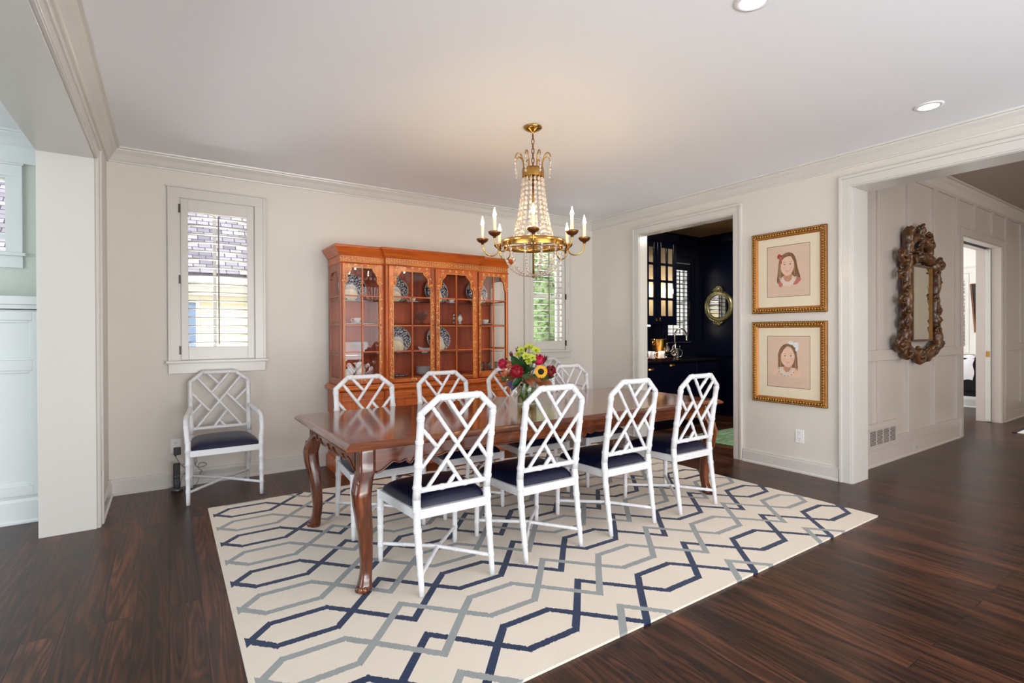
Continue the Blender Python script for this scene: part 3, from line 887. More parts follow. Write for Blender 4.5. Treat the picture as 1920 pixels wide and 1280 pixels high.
# ------------------------------------------------------------------ bamboo chairs
def bamboo(mb, pts, r0, r1=None, node=.105, first=.05, m=0, seg=10):
    r1 = r0 if r1 is None else r1
    pts = [V(p) for p in pts]
    acc = [0]
    for a, b in zip(pts, pts[1:]): acc.append(acc[-1] + (b - a).length)
    L = acc[-1]
    S = set(round(x, 5) for x in acc)
    s = 0
    while s < L: S.add(round(s, 5)); s += .05
    nodes = []
    s = first
    while s < L - .02:
        nodes.append(s); s += node
    bumpv = {}
    for nd in nodes:
        for d, k in ((-.012, 1.0), (-.007, 1.14), (-.002, 1.18), (0, 1.04), (.002, 1.18), (.007, 1.14), (.012, 1.0)):
            q = round(nd + d, 5)
            if 0 < q < L: S.add(q); bumpv[q] = k
    S = sorted(S)
    P_, R_ = [], []
    for s in S:
        i = 0
        while i < len(acc) - 2 and s > acc[i + 1]: i += 1
        t = (s - acc[i]) / max(1e-9, acc[i + 1] - acc[i])
        P_.append(pts[i].lerp(pts[i + 1], t)); R_.append((r0 + (r1 - r0) * s / L) * bumpv.get(s, 1.0))
    # remove points too close
    PP, RR = [P_[0]], [R_[0]]
    for p, r in zip(P_[1:], R_[1:]):
        if (p - PP[-1]).length > .0008: PP.append(p); RR.append(r)
    mb.tube(PP, RR, seg, m)

def make_chair(name, arm=False):
    k = 1.07 if arm else 1.0
    yb, yf = (-.255, .255) if arm else (-.2425, .2425)
    wf = .247 if arm else .23
    wb = .209 if arm else .197
    t = thing(name, 'x', 'chair')
    def back(x, z):          # a point of the leaning back at height z
        y = yb + .058 - (z - .45) * .155 if z > .45 else yb + .058
        return V((x * k, y, z))
    # rear legs with the back uprights
    for sx in (-1, 1):
        mb = MB('white')
        bamboo(mb, [(sx * wb, yb, .003), (sx * (wb + .003), yb + .048, .33), back(sx * .198, .45)], .0135, .0205, .1, .1)
        bamboo(mb, [back(sx * .198, .45), back(sx * .201, .872)], .0205, .0175, .115, .06)
        mb.ball(back(sx * .201, .872), .0178, 10, 7)
        mb.build('rear_leg', t)
        mb = MB('white')
        if arm: bamboo(mb, [(sx * wf, yf, .003), (sx * wf, yf - .005, .47)], .014, .0195, .1, .1)
        else: bamboo(mb, [(sx * wf, yf, .003), (sx * wf, yf - .005, .405)], .0135, .019, .1, .09)
        mb.build('front_leg', t)
    mb = MB('white')
    bamboo(mb, [back(-.201, .872), back(-.112, .948)], .0172, .0165, .3, .4)
    bamboo(mb, [back(-.112, .948), back(.116, .948)], .0168, None, .185, .022)
    bamboo(mb, [back(.116, .948), back(.201, .872)], .0165, .0172, .3, .4)
    for x in (-.112, .116): mb.ball(back(x, .948), .0168, 10, 7)
    mb.build('back_frame', t)
    mb = MB('white')
    bamboo(mb, [back(-.19, .492), back(.19, .492)], .0145, None, .13, .125)
    mb.build('back_rail', t)
    mb = MB('white')
    for (xa, za), (xb, zb) in [((-.152, .912), (.166, .492)), ((.156, .912), (-.15, .492)), ((-.07, .946), (.061, .772)), ((.089, .946), (.003, .848)),
                               ((.2, .796), (.067, .621)), ((.125, .694), (.196, .600)), ((-.196, .805), (-.104, .700)), ((-.045, .775), (-.192, .590)),
                               ((-.05, .631), (.048, .494)), ((.005, .548), (-.035, .494))]:
        L = (V((xa, 0, za)) - V((xb, 0, zb))).length
        bamboo(mb, [back(xa, za), back(xb, zb)], .0106, None, .17, min(.06, L * .45), seg=8)
    mb.build('back_lattice', t)
    # seat rails
    mb = MB('white')
    z0, z1 = .356, .402
    B = [V((-wb - .003, yb + .05, 0)), V((wb + .003, yb + .05, 0)), V((wf, yf - .005, 0)), V((-wf, yf - .005, 0))]
    for i in range(4):
        a, b = B[i], B[(i + 1) % 4]
        d = (b - a).normalized(); n = V((d.y, -d.x, 0)) * .014
        a2, b2 = a + d * .012, b - d * .012
        mb.extr([V((p.x, p.y, z0)) for p in (a2 + n, b2 + n, b2 - n, a2 - n)], (0, 0, z1 - z0))
    mb.extr([V((p.x * .97, p.y * .97, .375)) for p in B], (0, 0, .02))
    mb.build('seat_frame', t, bev=.003)
    mb = MB('leather')
    def cush(u, v):
        a, b = u * 2 - 1, v * 2 - 1
        w = (wb + .008) + ((wf + .004) - (wb + .008)) * v
        e = (max(0, 1 - abs(a) ** 6) * max(0, 1 - abs(b) ** 6)) ** .5
        dome = (1 - .35 * a * a) * (1 - .3 * b * b)
        cr = 1 - .05 * (abs(a) * abs(b)) ** 3
        notch = .03 * max(0, abs(a) - .88) / .12 if v < .12 else 0
        return (a * w * cr, (yb + .058) + v * (yf - yb - .055) + (.0 if v > .0 else .004) + notch * .6, .4 + e * (.034 + .034 * dome))
    mb.grid(cush, 28, 28)
    mb.build('seat_cushion', t)
    # crossed stretchers
    for i, (a, b, dz) in enumerate([((-wf, yf), (wb, yb + .013), .0), ((-wb, yb + .013), (wf, yf), .004)]):
        mb = MB('white')
        bamboo(mb, [(a[0], a[1], .1 - dz), (0, (yf + yb) / 2 + .005, .112 - dz * 2 if i == 0 else .106), (b[0], b[1], .1 - dz)], .0105, None, .15, .14, seg=9)
        mb.build('stretcher', t)
    if arm:
        for sx in (-1, 1):
            mb = MB('white')
            p = back(sx * .2, .665)
            bamboo(mb, [p, (sx * (wf + .005), yf - .13, .635), (sx * (wf + .012), yf - .075, .612), (sx * (wf + .008), yf - .02, .53), (sx * wf, yf - .005, .44)], .0165, .0185, .12, .1)
            mb.build('armrest', t)
    return t
side = make_chair('dining_chair'); arm = make_chair('armchair', True)
near = [('white bamboo dining chair with navy seat in front of the table, leftmost and nearest', 1.2), ('white bamboo dining chair with navy seat in front of the table, below the flower vase', 1.815),
        ('white bamboo dining chair with navy seat, third from left along the near table side', 2.46), ('white bamboo dining chair at the right end of the near table side', 3.12)]
far = [('white bamboo dining chair across the table, leftmost, before the cabinet left bay', 1.162), ('white bamboo dining chair across the table, second from left, before the cabinet middle', 1.777),
       ('white bamboo dining chair across the table, half hidden behind the flower vase', 2.392), ('white bamboo dining chair across the table, rightmost, right of the flowers', 3.06)]
for i, (lb, x) in enumerate(near):
    if i == 0:
        side.location = (x, 2.52, RZ); side['label'] = lb; side['group'] = 'dining chairs around the table'
    else:
        dup(side, (x, 2.525 if i < 2 else 2.53, RZ), 0, lb)
for lb, x in far:
    dup(side, (x, 3.37, RZ), pi, lb)
arm.location = (.367, 4.75, 0); arm.rotation_euler = (0, 0, pi)
arm['label'] = 'white bamboo armchair with navy seat against the wall under the left window'; arm['group'] = 'armchairs against the back wall'
dup(arm, (3.885, 4.75, 0), pi, 'white bamboo armchair against the wall under the right window, behind the table chairs')

# ------------------------------------------------------------------ china cabinet
CX = 2.195
def cabinet():
    t = thing('china_cabinet', 'tall honey pine breakfront china cabinet with gold painted arched glass doors', 'cabinet', (CX, 5.095, 0))
    # local: x about centre, y: wall at 0, front negative
    S0, S1 = .905, .495             # outer half width, breakfront half width
    FS, FC = -.395, -.44            # front faces of side bays / centre
    def step_poly(o, os=None):      # outline grown by o
        return [(-S0 - o, -.002), (-S0 - o, FS - o), (-S1 - o, FS - o), (-S1 - o, FC - o), (S1 + o, FC - o), (S1 + o, FS - o), (S0 + o, FS - o), (S0 + o, -.002)]
    def slab(mb, o, z0, z1, m=0):
        mb.extr([V((x, y, z0)) for x, y in step_poly(o)], (0, 0, z1 - z0), m)
    def flared(mb, rows, m=0):
        n = 8; vs = []; fs = []
        for o, z in rows:
            vs += [(x, y, z) for x, y in step_poly(o)]
        for i in range(len(rows) - 1):
            for k in range(n):
                l = (k + 1) % n
                fs.append((i * n + k, i * n + l, (i + 1) * n + l, (i + 1) * n + k))
        fs.append(tuple(range(n - 1, -1, -1))); fs.append(tuple((len(rows) - 1) * n + k for k in range(n)))
        mb.add(vs, [f[::-1] for f in fs] if False else fs, m)
    mb = MB('cab_h'); flared(mb, [(.035, 0), (.035, .10), (.028, .115), (.018, .125)]); mb.build('plinth', t)
    mb = MB('cab', 'cab_side')
    slab(mb, .012, .12, .745)
    mb.box(-S0 - .0135, -S0 - .012, FS - .01, -.004, .125, .742, 1)
    mb.build('base_carcass', t, bev=.002)
    mb = MB('cab_h'); flared(mb, [(.012, .735), (.03, .745), (.04, .752), (.044, .764), (.04, .775), (.026, .782), (.022, .795), (.004, .80)]); mb.build('waist_moulding', t)
    mb = MB('cab_h', 'cab_side')
    slab(mb, 0, 1.912, 1.985)
    flared(mb, [(.004, 1.908), (.008, 1.914), (.004, 1.92)]); flared(mb, [(.004, 1.978), (.01, 1.984), (.012, 1.99), (.02, 2.0), (.034, 2.02), (.046, 2.038), (.05, 2.046), (.056, 2.048), (.06, 2.062), (.058, 2.068)])
    mb.build('cornice', t)
    # gold zigzag on the frieze
    mb = MB('cab_gold')
    def zig(x0, x1, y):
        n = max(2, int(round((x1 - x0) / .0265))); pts = []
        for i in range(n + 1): pts.append((x0 + (x1 - x0) * i / n, y, 1.932 + (.034 if i % 2 else 0)))
        mb.tube(pts, .003, 4, smooth=False)
        for i in range(n):
            xm = x0 + (x1 - x0) * (i + .5) / n
        for i in range(0, n + 1):
            mb.ball((x0 + (x1 - x0) * i / n, y, 1.955 if i % 2 == 0 else 1.94), (.0055, .0015, .008), 6, 4)
        for z in (1.926, 1.972): mb.tube([(x0, y, z), (x1, y, z)], .002, 4)
    zig(-S0 + .005, -S1 - .01, FS - .001); zig(-S1 + .005, S1 - .005, FC - .001); zig(S1 + .01, S0 - .005, FS - .001)
    mb.build('gilt_frieze', t)
    # upper carcass: back, floor, posts, sides with panes
    mb = MB('cab_in', 'cab', 'cab_side')
    mb.box(-S0 + .01, S0 - .01, -.022, -.004, .80, 1.912, 0)
    mb.box(-S0 + .004, S0 - .004, FS + .03, -.022, .80, .845, 0)
    mb.box(-S0 + .004, S0 - .004, FS + .03, -.022, 1.895, 1.912, 0)
    for sx in (-1, 1):
        a, b = sorted((sx * S0, sx * (S0 - .02)))
        mb.box(a, b, FS, FS + .045, .80, 1.912, 2); mb.box(a, b, -.05, -.004, .80, 1.912, 2)
        mb.box(a, b, FS + .045, -.05, .80, .86, 2); mb.box(a, b, FS + .045, -.05, 1.84, 1.912, 2)
        for z in (1.61, 1.347, 1.102): mb.box(a, b, FS + .045, -.05, z - .007, z + .007, 2)
        # breakfront return
        a, b = sorted((sx * S1, sx * (S1 - .022)))
        mb.box(a, b, FC, FS + .02, .80, 1.912, 1)
        a, b = sorted((sx * (S1 + .0), sx * (S1 + .026)))
        mb.box(a, b, FS, FS + .02, .80, 1.912, 1)
        # arched head of the side pane
        ya, yb_ = FS + .045, -.05
        arch = [(ya, 1.78), (ya + .03, 1.785), (ya + .03, 1.815), (ya + .07, 1.84), (ya, 1.84)]
        mb.extr([V((sx * S0, y, z)) for y, z in arch], (-sx * .02, 0, 0), 2)
        arch = [(yb_, 1.78), (yb_ - .03, 1.785), (yb_ - .03, 1.815), (yb_ - .07, 1.84), (yb_, 1.84)]
        mb.extr([V((sx * S0, y, z)) for y, z in arch], (-sx * .02, 0, 0), 2)
    mb.build('upper_carcass', t, bev=.0015)
    for sx in (-1, 1):
        MB('cabglass').add([(sx * (S0 - .01), FS + .04, .85), (sx * (S0 - .01), -.045, .85), (sx * (S0 - .01), -.045, 1.85), (sx * (S0 - .01), FS + .04, 1.85)], [(0, 1, 2, 3)]).build('side_pane', t)
    for z in (1.578, 1.362, 1.072):
        MB('crystalware').box(-S0 + .025, S0 - .025, FS + .05, -.024, z - .006, z).build('glass_shelf', t)
    # doors
    def door(x0, x1, g0, g1, gz0, gz1, y, knob_x):
        """x0..x1 frame, g0..g1 glass"""
        mb = MB('cab', 'cab_h')
        th = .022; za, zb = .805, 1.906
        mb.box(x0, g0, y - th, y, za, zb, 0); mb.box(g1, x1, y - th, y, za, zb, 0)
        mb.box(g0, g1, y - th, y, za, gz0, 1)
        w = g1 - g0; q = w / .32
        zs = gz1 - .15
        L = [(0, 0), (.012, .008), (.022, .022), (.024, .04), (.022, .065), (.028, .088), (.042, .108), (.056, .122), (.064, .138), (.064, .15)]
        left = [(g0 + a * q, zs + b) for a, b in L]
        right = [(g1 - a * q, zs + b) for a, b in L]
        poly = [(g0, zb)] + left + right[::-1] + [(g1, zb)]
        mb.extr([V((x, y - th, z)) for x, z in poly], (0, th, 0), 1)
        xm = (g0 + g1) / 2
        mb.box(xm - .006, xm + .006, y - th + .002, y - .004, gz0, gz1, 0)
        for z in (1.614, 1.343, 1.099): mb.box(g0, g1, y - th + .002, y - .004, z - .006, z + .006, 1)
        d = mb.build('door', t, bev=.0012)
        MB('cabglass').add([(g0, y - .008, gz0), (g1, y - .008, gz0), (g1, y - .008, gz1), (g0, y - .008, gz1)], [(0, 1, 2, 3)]).build('glass_panes', d)
        # painted gold scrolls and outlines
        gb = MB('cab_gold'); yy = y - th - .0006
        edge = [(g0 - .004, gz0 - .004)] + [(a - .004, b + .002) for a, b in left] + [(a + .004, b + .002) for a, b in right[::-1]] + [(g1 + .004, gz0 - .004)]
        gb.tube([V((a, yy, b)) for a, b in edge], .0018, 4, closed=True, smooth=False)
        rnd = random.Random(int(x0 * 1000) + 77)
        def scroll(cx, cz, s, hand):
            pts = []
            for i in range(15):
                a = i / 14 * 4.4
                r = s * (1 - i / 17)
                pts.append((cx + hand * r * cos(a), yy, cz + r * sin(a) * 1.5))
            gb.tube(pts, .0022, 4, smooth=False)
            for i in range(3):
                a = rnd.uniform(0, 6.28)
                gb.ball((cx + s * 1.1 * cos(a), yy, cz + s * 1.4 * sin(a)), (.006, .001, .0045), 6, 4)
        for xa, xb in ((x0, g0), (g1, x1)):
            xc = (xa + xb) / 2; wd = (xb - xa)
            if wd < .025: continue
            z = .85
            while z < 1.62:
                if rnd.random() < .75: scroll(xc + rnd.uniform(-.004, .004), z, min(.013, wd * .3) * rnd.uniform(.7, 1.2), rnd.choice((-1, 1)))
                gb.tube([(xc + .002 * sin(z * 60), yy, z + .015), (xc - .004, yy, z + .04), (xc + .003, yy, z + .055)], .002, 4, smooth=False)
                z += rnd.uniform(.05, .085)
        for gx, hand in ((g0, 1), (g1, -1)):
            scroll(gx + hand * .012, zs + .075, .018, -hand); scroll(gx + hand * .03, zs + .145, .015, hand); scroll(gx - hand * .012, zs + .02, .014, hand)
        for i in range(5): scroll(g0 + w * (i + .5) / 5, zb - .018, .009, rnd.choice((-1, 1)))
        scroll(xm, (za + gz0) / 2, .014, 1); scroll(xm + .03, (za + gz0) / 2, .011, -1)
        gb.build('gilt_scrollwork', d)
        kb = MB('brass_dark')
        kb.tube([(knob_x, y - th, 1.347), (knob_x, y - th - .008, 1.347), (knob_x, y - th - .012, 1.347), (knob_x, y - th - .022, 1.347)], [.004, .004, .009, .007], 10)
        kb.build('knob', d)
    door(-.888, -.522, -.865, -.55, .87, 1.868, FS, -.537)
    door(-.472, -.004, -.427, -.05, .84, 1.857, FC, -.027)
    door(.004, .472, .05, .427, .84, 1.857, FC, .027)
    door(.522, .888, .55, .865, .87, 1.868, FS, .537)
    # lower drawers and doors
    for x0, x1, y in [(-.9, -.51, FS - .012), (-.48, -.005, FC - .012), (.005, .48, FC - .012), (.51, .9, FS - .012)]:
        mb = MB('cab_h', 'cab_gold')
        mb.box(x0, x1, y - .014, y, .655, .725, 0)
        yy = y - .0146
        mb.tube([(x0 + .012, yy, .665), (x1 - .012, yy, .665), (x1 - .012, yy, .715), (x0 + .012, yy, .715)], .001, 4, 1, closed=True, smooth=False)
        d = mb.build('drawer', t, bev=.002)
        kb = MB('brass_dark')
        xm = (x0 + x1) / 2
        kb.tube([(xm, y - .014, .69), (xm, y - .022, .69), (xm, y - .026, .69), (xm, y - .034, .69)], [.004, .004, .009, .006], 10)
        kb.build('knob', d)
        mb = MB('cab', 'cab_gold')
        mb.box(x0, x0 + .055, y - .014, y, .14, .64, 0); mb.box(x1 - .055, x1, y - .014, y, .14, .64, 0)
        mb.box(x0 + .055, x1 - .055, y - .014, y, .14, .2, 0); mb.box(x0 + .055, x1 - .055, y - .014, y, .58, .64, 0)
        mb.box(x0 + .055, x1 - .055, y - .006, y, .2, .58, 0)
        mb.box(x0 + .085, x1 - .085, y - .012, y, .23, .55, 0)
        for i in range(8):
            a = random.Random(i + int(x0 * 100)).uniform(0, 6.28)
            cx = xm + .07 * cos(a); cz = .42 + .1 * sin(a)
            mb.tube([(cx + .012 * cos(q * .5), y - .0128, cz + .018 * sin(q * .5)) for q in range(9)], .0013, 4, 1, smooth=False)
        d = mb.build('lower_door', t, bev=.002)
        kb = MB('brass_dark'); kx = x1 - .028 if x0 < 0 else x0 + .028
        kb.tube([(kx, y - .014, .42), (kx, y - .022, .42), (kx, y - .026, .42), (kx, y - .034, .42)], [.004, .004, .009, .006], 10)
        kb.build('knob', d)
    return t
cabinet()

# ------------------------------------------------------------------ china in the cabinet
def plate_mb(r, m):
    mb = MB(m)
    mb.lathe([(0.0005, .004), (r * .62, .004), (r * .68, .008), (r, .018), (r + .001, .0195), (r, .0215), (r * .68, .012), (r * .6, .009), (.0005, .009)], 32)
    return mb
SH = {1: 1.578, 2: 1.362, 3: 1.072, 4: .845}
plate_cache = {}
def lean_plate(x, y, shelf, r, m, label, lean=14, grp='plates standing on the cabinet shelves'):
    key = (r, m)
    a = radians(90 - lean)
    z = SH[shelf] + r * sin(a) * 1.0 + .003
    if key not in plate_cache:
        o = plate_mb(r, m).build('plate', loc=(x, y, z), rot=(a, 0, 0)); plate_cache[key] = o
    else:
        o = plate_cache[key].copy(); COL.objects.link(o); o.location = (x, y, z)
    tag(o, label, 'plate', grp)
PL = [('left end of the top shelf', 1.475, 1), ('middle left of the top shelf', 1.915, 1), ('middle right of the top shelf', 2.37, 1), ('right end of the top shelf', 2.865, 1),
      ('third shelf middle left', 1.94, 3), ('third shelf middle right', 2.395, 3)]
for nm, x, s in PL:
    lean_plate(x + .015, 5.02, s, .135, 'plate_dk', 'large blue patterned dinner plate at the back, ' + nm)
    lean_plate(x - .005, 4.975, s, .105, 'plate', 'mid sized blue patterned plate before a larger one, ' + nm)
    lean_plate(x - .02, 4.94, s, .064, 'china', 'small plain cream plate at the front, ' + nm)
def cup(x, y, z, label, r=.036, m='plate', saucer=True, grp='teacups on saucers in the cabinet'):
    t = thing('teacup', label, 'cup', (x, y, z), 2.6, grp)
    mb = MB(m); mb.lathe([(.0005, .006), (r * .5, .006), (r * .55, .014), (r * .85, .03), (r, .055), (r * .95, .055), (r * .78, .03), (.0005, .018)], 20)
    mb.build('cup_bowl', t)
    mb = MB(m); mb.tube(smoothpath([(r * .9, 0, .048), (r * 1.5, 0, .05), (r * 1.55, 0, .03), (r * .8, 0, .022)], 5), .003, 6); mb.build('handle', t)
    if saucer:
        mb = MB('china_w'); mb.lathe([(.0005, 0), (r * .8, 0), (r * 1.7, .01), (r * 1.7, .013), (r * .8, .005), (.0005, .005)], 24); mb.build('saucer', t)
for x, s, lb in [(1.5, 2, 'blue patterned teacup on a white saucer, second shelf, left bay'), (2.92, 2, 'blue patterned teacup on a white saucer, second shelf, right bay'),
                 (2.06, 1, 'small cup beside the plates, top shelf left of centre'), (2.5, 1, 'small cup beside the plates, top shelf right of centre')]:
    cup(x, 4.88, SH[s], lb)
# cut crystal and silver
def solo(name, mb, label, cat, loc, rotz=0, group=None, bev=0):
    return tag(mb.build(name, loc=loc, rotz=rotz, bev=bev), label, cat, group)
def goblet_bowl(x, z, label, s=1.0):
    mb = MB('crystalware'); mb.lathe([(.0005, 0), (.045 * s, 0), (.03 * s, .012), (.014 * s, .02), (.03 * s, .035), (.075 * s, .06), (.09 * s, .1), (.095 * s, .125), (.088 * s, .125), (.08 * s, .1), (.02 * s, .045)], 16, smooth=False)
    solo('crystal_bowl', mb, label, 'bowl', (x, 4.9, z))
goblet_bowl(1.53, SH[3], 'footed cut crystal bowl on the third shelf of the left bay')
goblet_bowl(2.165, SH[2], 'low cut crystal bowl on the second shelf at the cabinet centre', .8)
for x, lb in ((2.53, 'clear crystal salt shaker with silver cap on the second shelf'), (2.605, 'white crystal pepper shaker with silver cap on the second shelf')):
    t = thing('shaker', lb, 'shaker', (x, 4.89, SH[2]), 0, 'shakers on the second cabinet shelf')
    MB('crystalware' if x < 2.55 else 'china_w').lathe([(.0005, 0), (.02, 0), (.01, .02), (.012, .03), (.024, .045), (.026, .065), (.016, .095), (.0005, .097)], 14).build('shaker_body', t)
    MB('silver').lathe([(.016, .094), (.015, .108), (.007, .12), (.0005, .126)], 14).build('cap', t)
mb = MB('china_w')
mb.grid(lambda u, v: (lambda a, q: ((-.075 + .15 * u) * 1.0, cos(a) * q * .035, .045 + sin(a) * .036 * q + .018 * max(0, .35 - u) / .35))(pi + v * pi, max(.05, (1 - abs(2 * u - 1) ** 3)) ** .5), 14, 10)
mb.lathe([(.0005, 0), (.035, 0), (.025, .012), (.0005, .014)], 16)
mb.tube(smoothpath([(.07, 0, .05), (.1, 0, .065), (.1, 0, .035), (.06, 0, .022)], 5), .0035, 6)
solo('sauce_boat', mb, 'white china sauce boat on the third shelf at the cabinet centre', 'sauce boat', (2.2, 4.9, SH[3]))
t = thing('teapot', 'tall white patterned coffee pot at the cabinet bottom, left bay', 'teapot', (1.53, 4.9, SH[4]))
MB('plate').lathe([(.0005, 0), (.04, 0), (.042, .01), (.052, .04), (.05, .08), (.036, .125), (.03, .135), (.0005, .137)], 20).build('pot_body', t)
MB('china_w').lathe([(.03, .136), (.02, .152), (.006, .158), (.008, .168), (.0005, .174)], 16).build('lid', t)
MB('china_w').tube(smoothpath([(.04, 0, .12), (.085, 0, .125), (.09, 0, .07), (.048, 0, .035)], 6), .0045, 8).build('handle', t)
MB('china_w').tube(smoothpath([(-.045, 0, .05), (-.08, 0, .09), (-.095, 0, .125)], 5), [.012 - .0007 * i for i in range(11)], 8).build('spout', t)
t = thing('sugar_bowl', 'squat white lidded sugar bowl at the cabinet bottom, far left', 'sugar bowl', (1.415, 4.88, SH[4]))
MB('plate').lathe([(.0005, 0), (.03, 0), (.045, .03), (.046, .05), (.034, .075), (.0005, .077)], 18).build('bowl_body', t)
MB('china_w').lathe([(.034, .074), (.02, .092), (.005, .098), (.007, .106), (.0005, .11)], 14).build('lid', t)
for k in range(5):
    mb = MB('china_w'); mb.lathe([(.0005, 0), (.04, 0), (.085, .022), (.087, .024), (.083, .024), (.04, .006), (.0005, .006)], 24)
    solo('soup_bowl', mb, ['bottom soup bowl', 'second soup bowl from the bottom', 'middle soup bowl', 'second soup bowl from the top', 'topmost soup bowl'][k] + ' of the blue white stack at the cabinet bottom', 'bowl', (2.175, 4.85, SH[4] + .0005 + k * .0155), 0, 'stack of soup bowls')
mb = MB('plate'); mb.lathe([(.0005, 0), (.05, 0), (.09, .014), (.09, .018), (.05, .006), (.0005, .006)], 24)
solo('serving_dish', mb, 'shallow blue rimmed dish at the cabinet bottom, left of the stacked bowls', 'dish', (1.9, 4.84, SH[4]))
gl = None
for i in range(6):
    x = 2.86 + .042 * i; y = 4.86 + (.05 if i % 2 else 0)
    if gl is None:
        mb = MB('crystalware'); mb.lathe([(.0005, 0), (.016, 0), (.017, .004), (.02, .07), (.0225, .1), (.021, .1), (.017, .008), (.0005, .007)], 12)
        gl = mb.build('drinking_glass', loc=(x, y, SH[4] + .001)); o = gl
    else:
        o = gl.copy(); COL.objects.link(o); o.location = (x, y, SH[4] + .001)
    tag(o, ['leftmost', 'second from left', 'third from left', 'fourth from left', 'fifth from left', 'rightmost'][i] + ' cut crystal tumbler at the cabinet bottom right', 'glass', 'crystal tumblers at the cabinet bottom right')

# ------------------------------------------------------------------ chandelier
def chandelier():
    B = 1.662
    t = thing('chandelier', 'brass chandelier with eight lit candles and clear crystal bead strands', 'chandelier', (2.177, 2.97, B))
    z_ = lambda z: z - B
    base_a = atan2(-2.97, -2.177)
    MB('brass').lathe([(.0005, z_(2.738)), (.066, z_(2.738)), (.067, z_(2.73)), (.05, z_(2.718)), (.022, z_(2.708)), (.012, z_(2.70)), (.0005, z_(2.695))], 24).build('ceiling_canopy', t)
    mb = MB('brass_dark')
    zc = 2.69; k = 0
    while zc > 2.47:
        pts = []
        for i in range(14):
            a = 2 * pi * i / 14
            d = .009 * cos(a); h = .021 * (abs(sin(a)) ** .7) * (1 if sin(a) > 0 else -1)
            pts.append((d * cos(k * pi / 2 + .6), d * sin(k * pi / 2 + .6), z_(zc - .02 + h)))
        mb.tube(pts, .0032, 6, closed=True)
        zc -= .034; k += 1
    mb.build('chain', t)
    mb = MB('brass'); mb.tube([(0, 0, z_(2.455)), (0, 0, z_(1.69))], .0075, 10); mb.tube([(0, 0, z_(1.69)), (0, 0, z_(1.68))], .011, 10); mb.build('centre_rod', t)
    MB('brass_dark').ball((0, 0, z_(1.673)), (.011, .011, .012), 12, 8).build('finial', t)
    # crown band and main ring as hollow bands
    def band(mb, r, z0, z1, th=.006, seg=48):
        mb.lathe([(r, z_(z0)), (r + .002, z_((z0 + z1) / 2)), (r, z_(z1)), (r - th, z_(z1)), (r - th, z_(z0)), (r, z_(z0))], seg)
    mb = MB('brass'); band(mb, .078, 2.378, 2.44); mb.lathe([(.0005, z_(2.395)), (.074, z_(2.395))], 24)
    for i in range(16):
        a = 2 * pi * i / 16
        mb.ball((.072 * cos(a), .072 * sin(a), z_(2.372)), (.008, .008, .012), 6, 5)
    mb.build('crown_band', t)
    mb = MB('brass'); band(mb, .231, 1.876, 1.924, .007, 64); mb.build('main_ring', t)
    mb = MB('brass_dark')
    for i in range(8):
        a = base_a + pi / 8 + i * pi / 4
        mb.tube([(.0, .0, z_(1.9)), (.228 * cos(a), .228 * sin(a), z_(1.9))], .0035, 6)
    mb.build('spokes', t)
    for i in range(8):
        a = base_a + i * pi / 4
        ca, sa = cos(a), sin(a)
        q = lambda r, z: (r * ca, r * sa, z_(z))
        mb = MB('brass')
        mb.tube(smoothpath([q(.229, 1.905), q(.246, 1.892), q(.246, 1.868), q(.26, 1.838), q(.293, 1.822), q(.332, 1.834), q(.358, 1.868), q(.364, 1.906)], 5), [.0048] * 35 + [.0075], 8)
        mb.ball(q(.232, 1.906), .008, 8, 6)
        mb.build('arm', t)
        MB('brass_dark').lathe([(.0005, z_(1.902)), (.011, z_(1.904)), (.01, z_(1.912)), (.018, z_(1.916)), (.032, z_(1.924)), (.041, z_(1.935)), (.044, z_(1.945)), (.041, z_(1.946)), (.03, z_(1.934)), (.0005, z_(1.932))], 20, (.364 * ca, .364 * sa, 0)).build('drip_cup', t)
        cs = MB('candle').lathe([(.0005, z_(1.936)), (.0112, z_(1.936)), (.0112, z_(2.034)), (.008, z_(2.036)), (.0005, z_(2.036))], 12, (.364 * ca, .364 * sa, 0)).build('candle_sleeve', t)
        MB('bulb').lathe([(.006, z_(2.036)), (.0105, z_(2.05)), (.0115, z_(2.06)), (.008, z_(2.078)), (.0035, z_(2.095)), (.0005, z_(2.106))], 12, (.364 * ca, .364 * sa, 0)).build('bulb', cs)
        # plume hook of the crown with its drops
        b = a + pi / 8
        cb, sb = cos(b), sin(b)
        q2 = lambda r, z: (r * cb, r * sb, z_(z))
        mb = MB('brass')
        mb.tube(smoothpath([q2(.072, 2.435), q2(.074, 2.48), q2(.085, 2.52), q2(.105, 2.54), q2(.125, 2.533), q2(.135, 2.508)], 5), .0055, 8, flat=.7)
        mb.build('plume', t)
        mb = MB('crystal')
        for kk in range(5): mb.ball(q2(.135 - .001 * kk, 2.49 - .024 * kk), (.0085, .0085, .0115), 8, 6)
        mb.build('crystal_drop', t)
    for i in range(16):
        a = base_a + 2 * pi * (i + .5) / 16
        path = smoothpath([(.073, 2.372), (.082, 2.26), (.098, 2.14), (.122, 2.02), (.15, 1.945), (.2, 1.912)] if False else [V((r, 0, z)) for r, z in [(.073, 2.372), (.082, 2.26), (.098, 2.14), (.122, 2.02), (.152, 1.945), (.215, 1.905)]], 14)
        mb = MB('crystal'); acc = 0; last = path[0]; want = .012
        for p in path[1:]:
            seg = (p - last).length
            acc += seg
            if acc >= want:
                d = (p - last).normalized()
                rot = V((0, 0, 1)).rotation_difference(V((d.x * cos(a), d.x * sin(a), d.z))).to_matrix()
                mb.ball((p.x * cos(a), p.x * sin(a), z_(p.z)), (.0122, .0122, .0165), 8, 6, rot=rot)
                acc = 0; want = .032
            last = p
        mb.build('bead_strand', t)
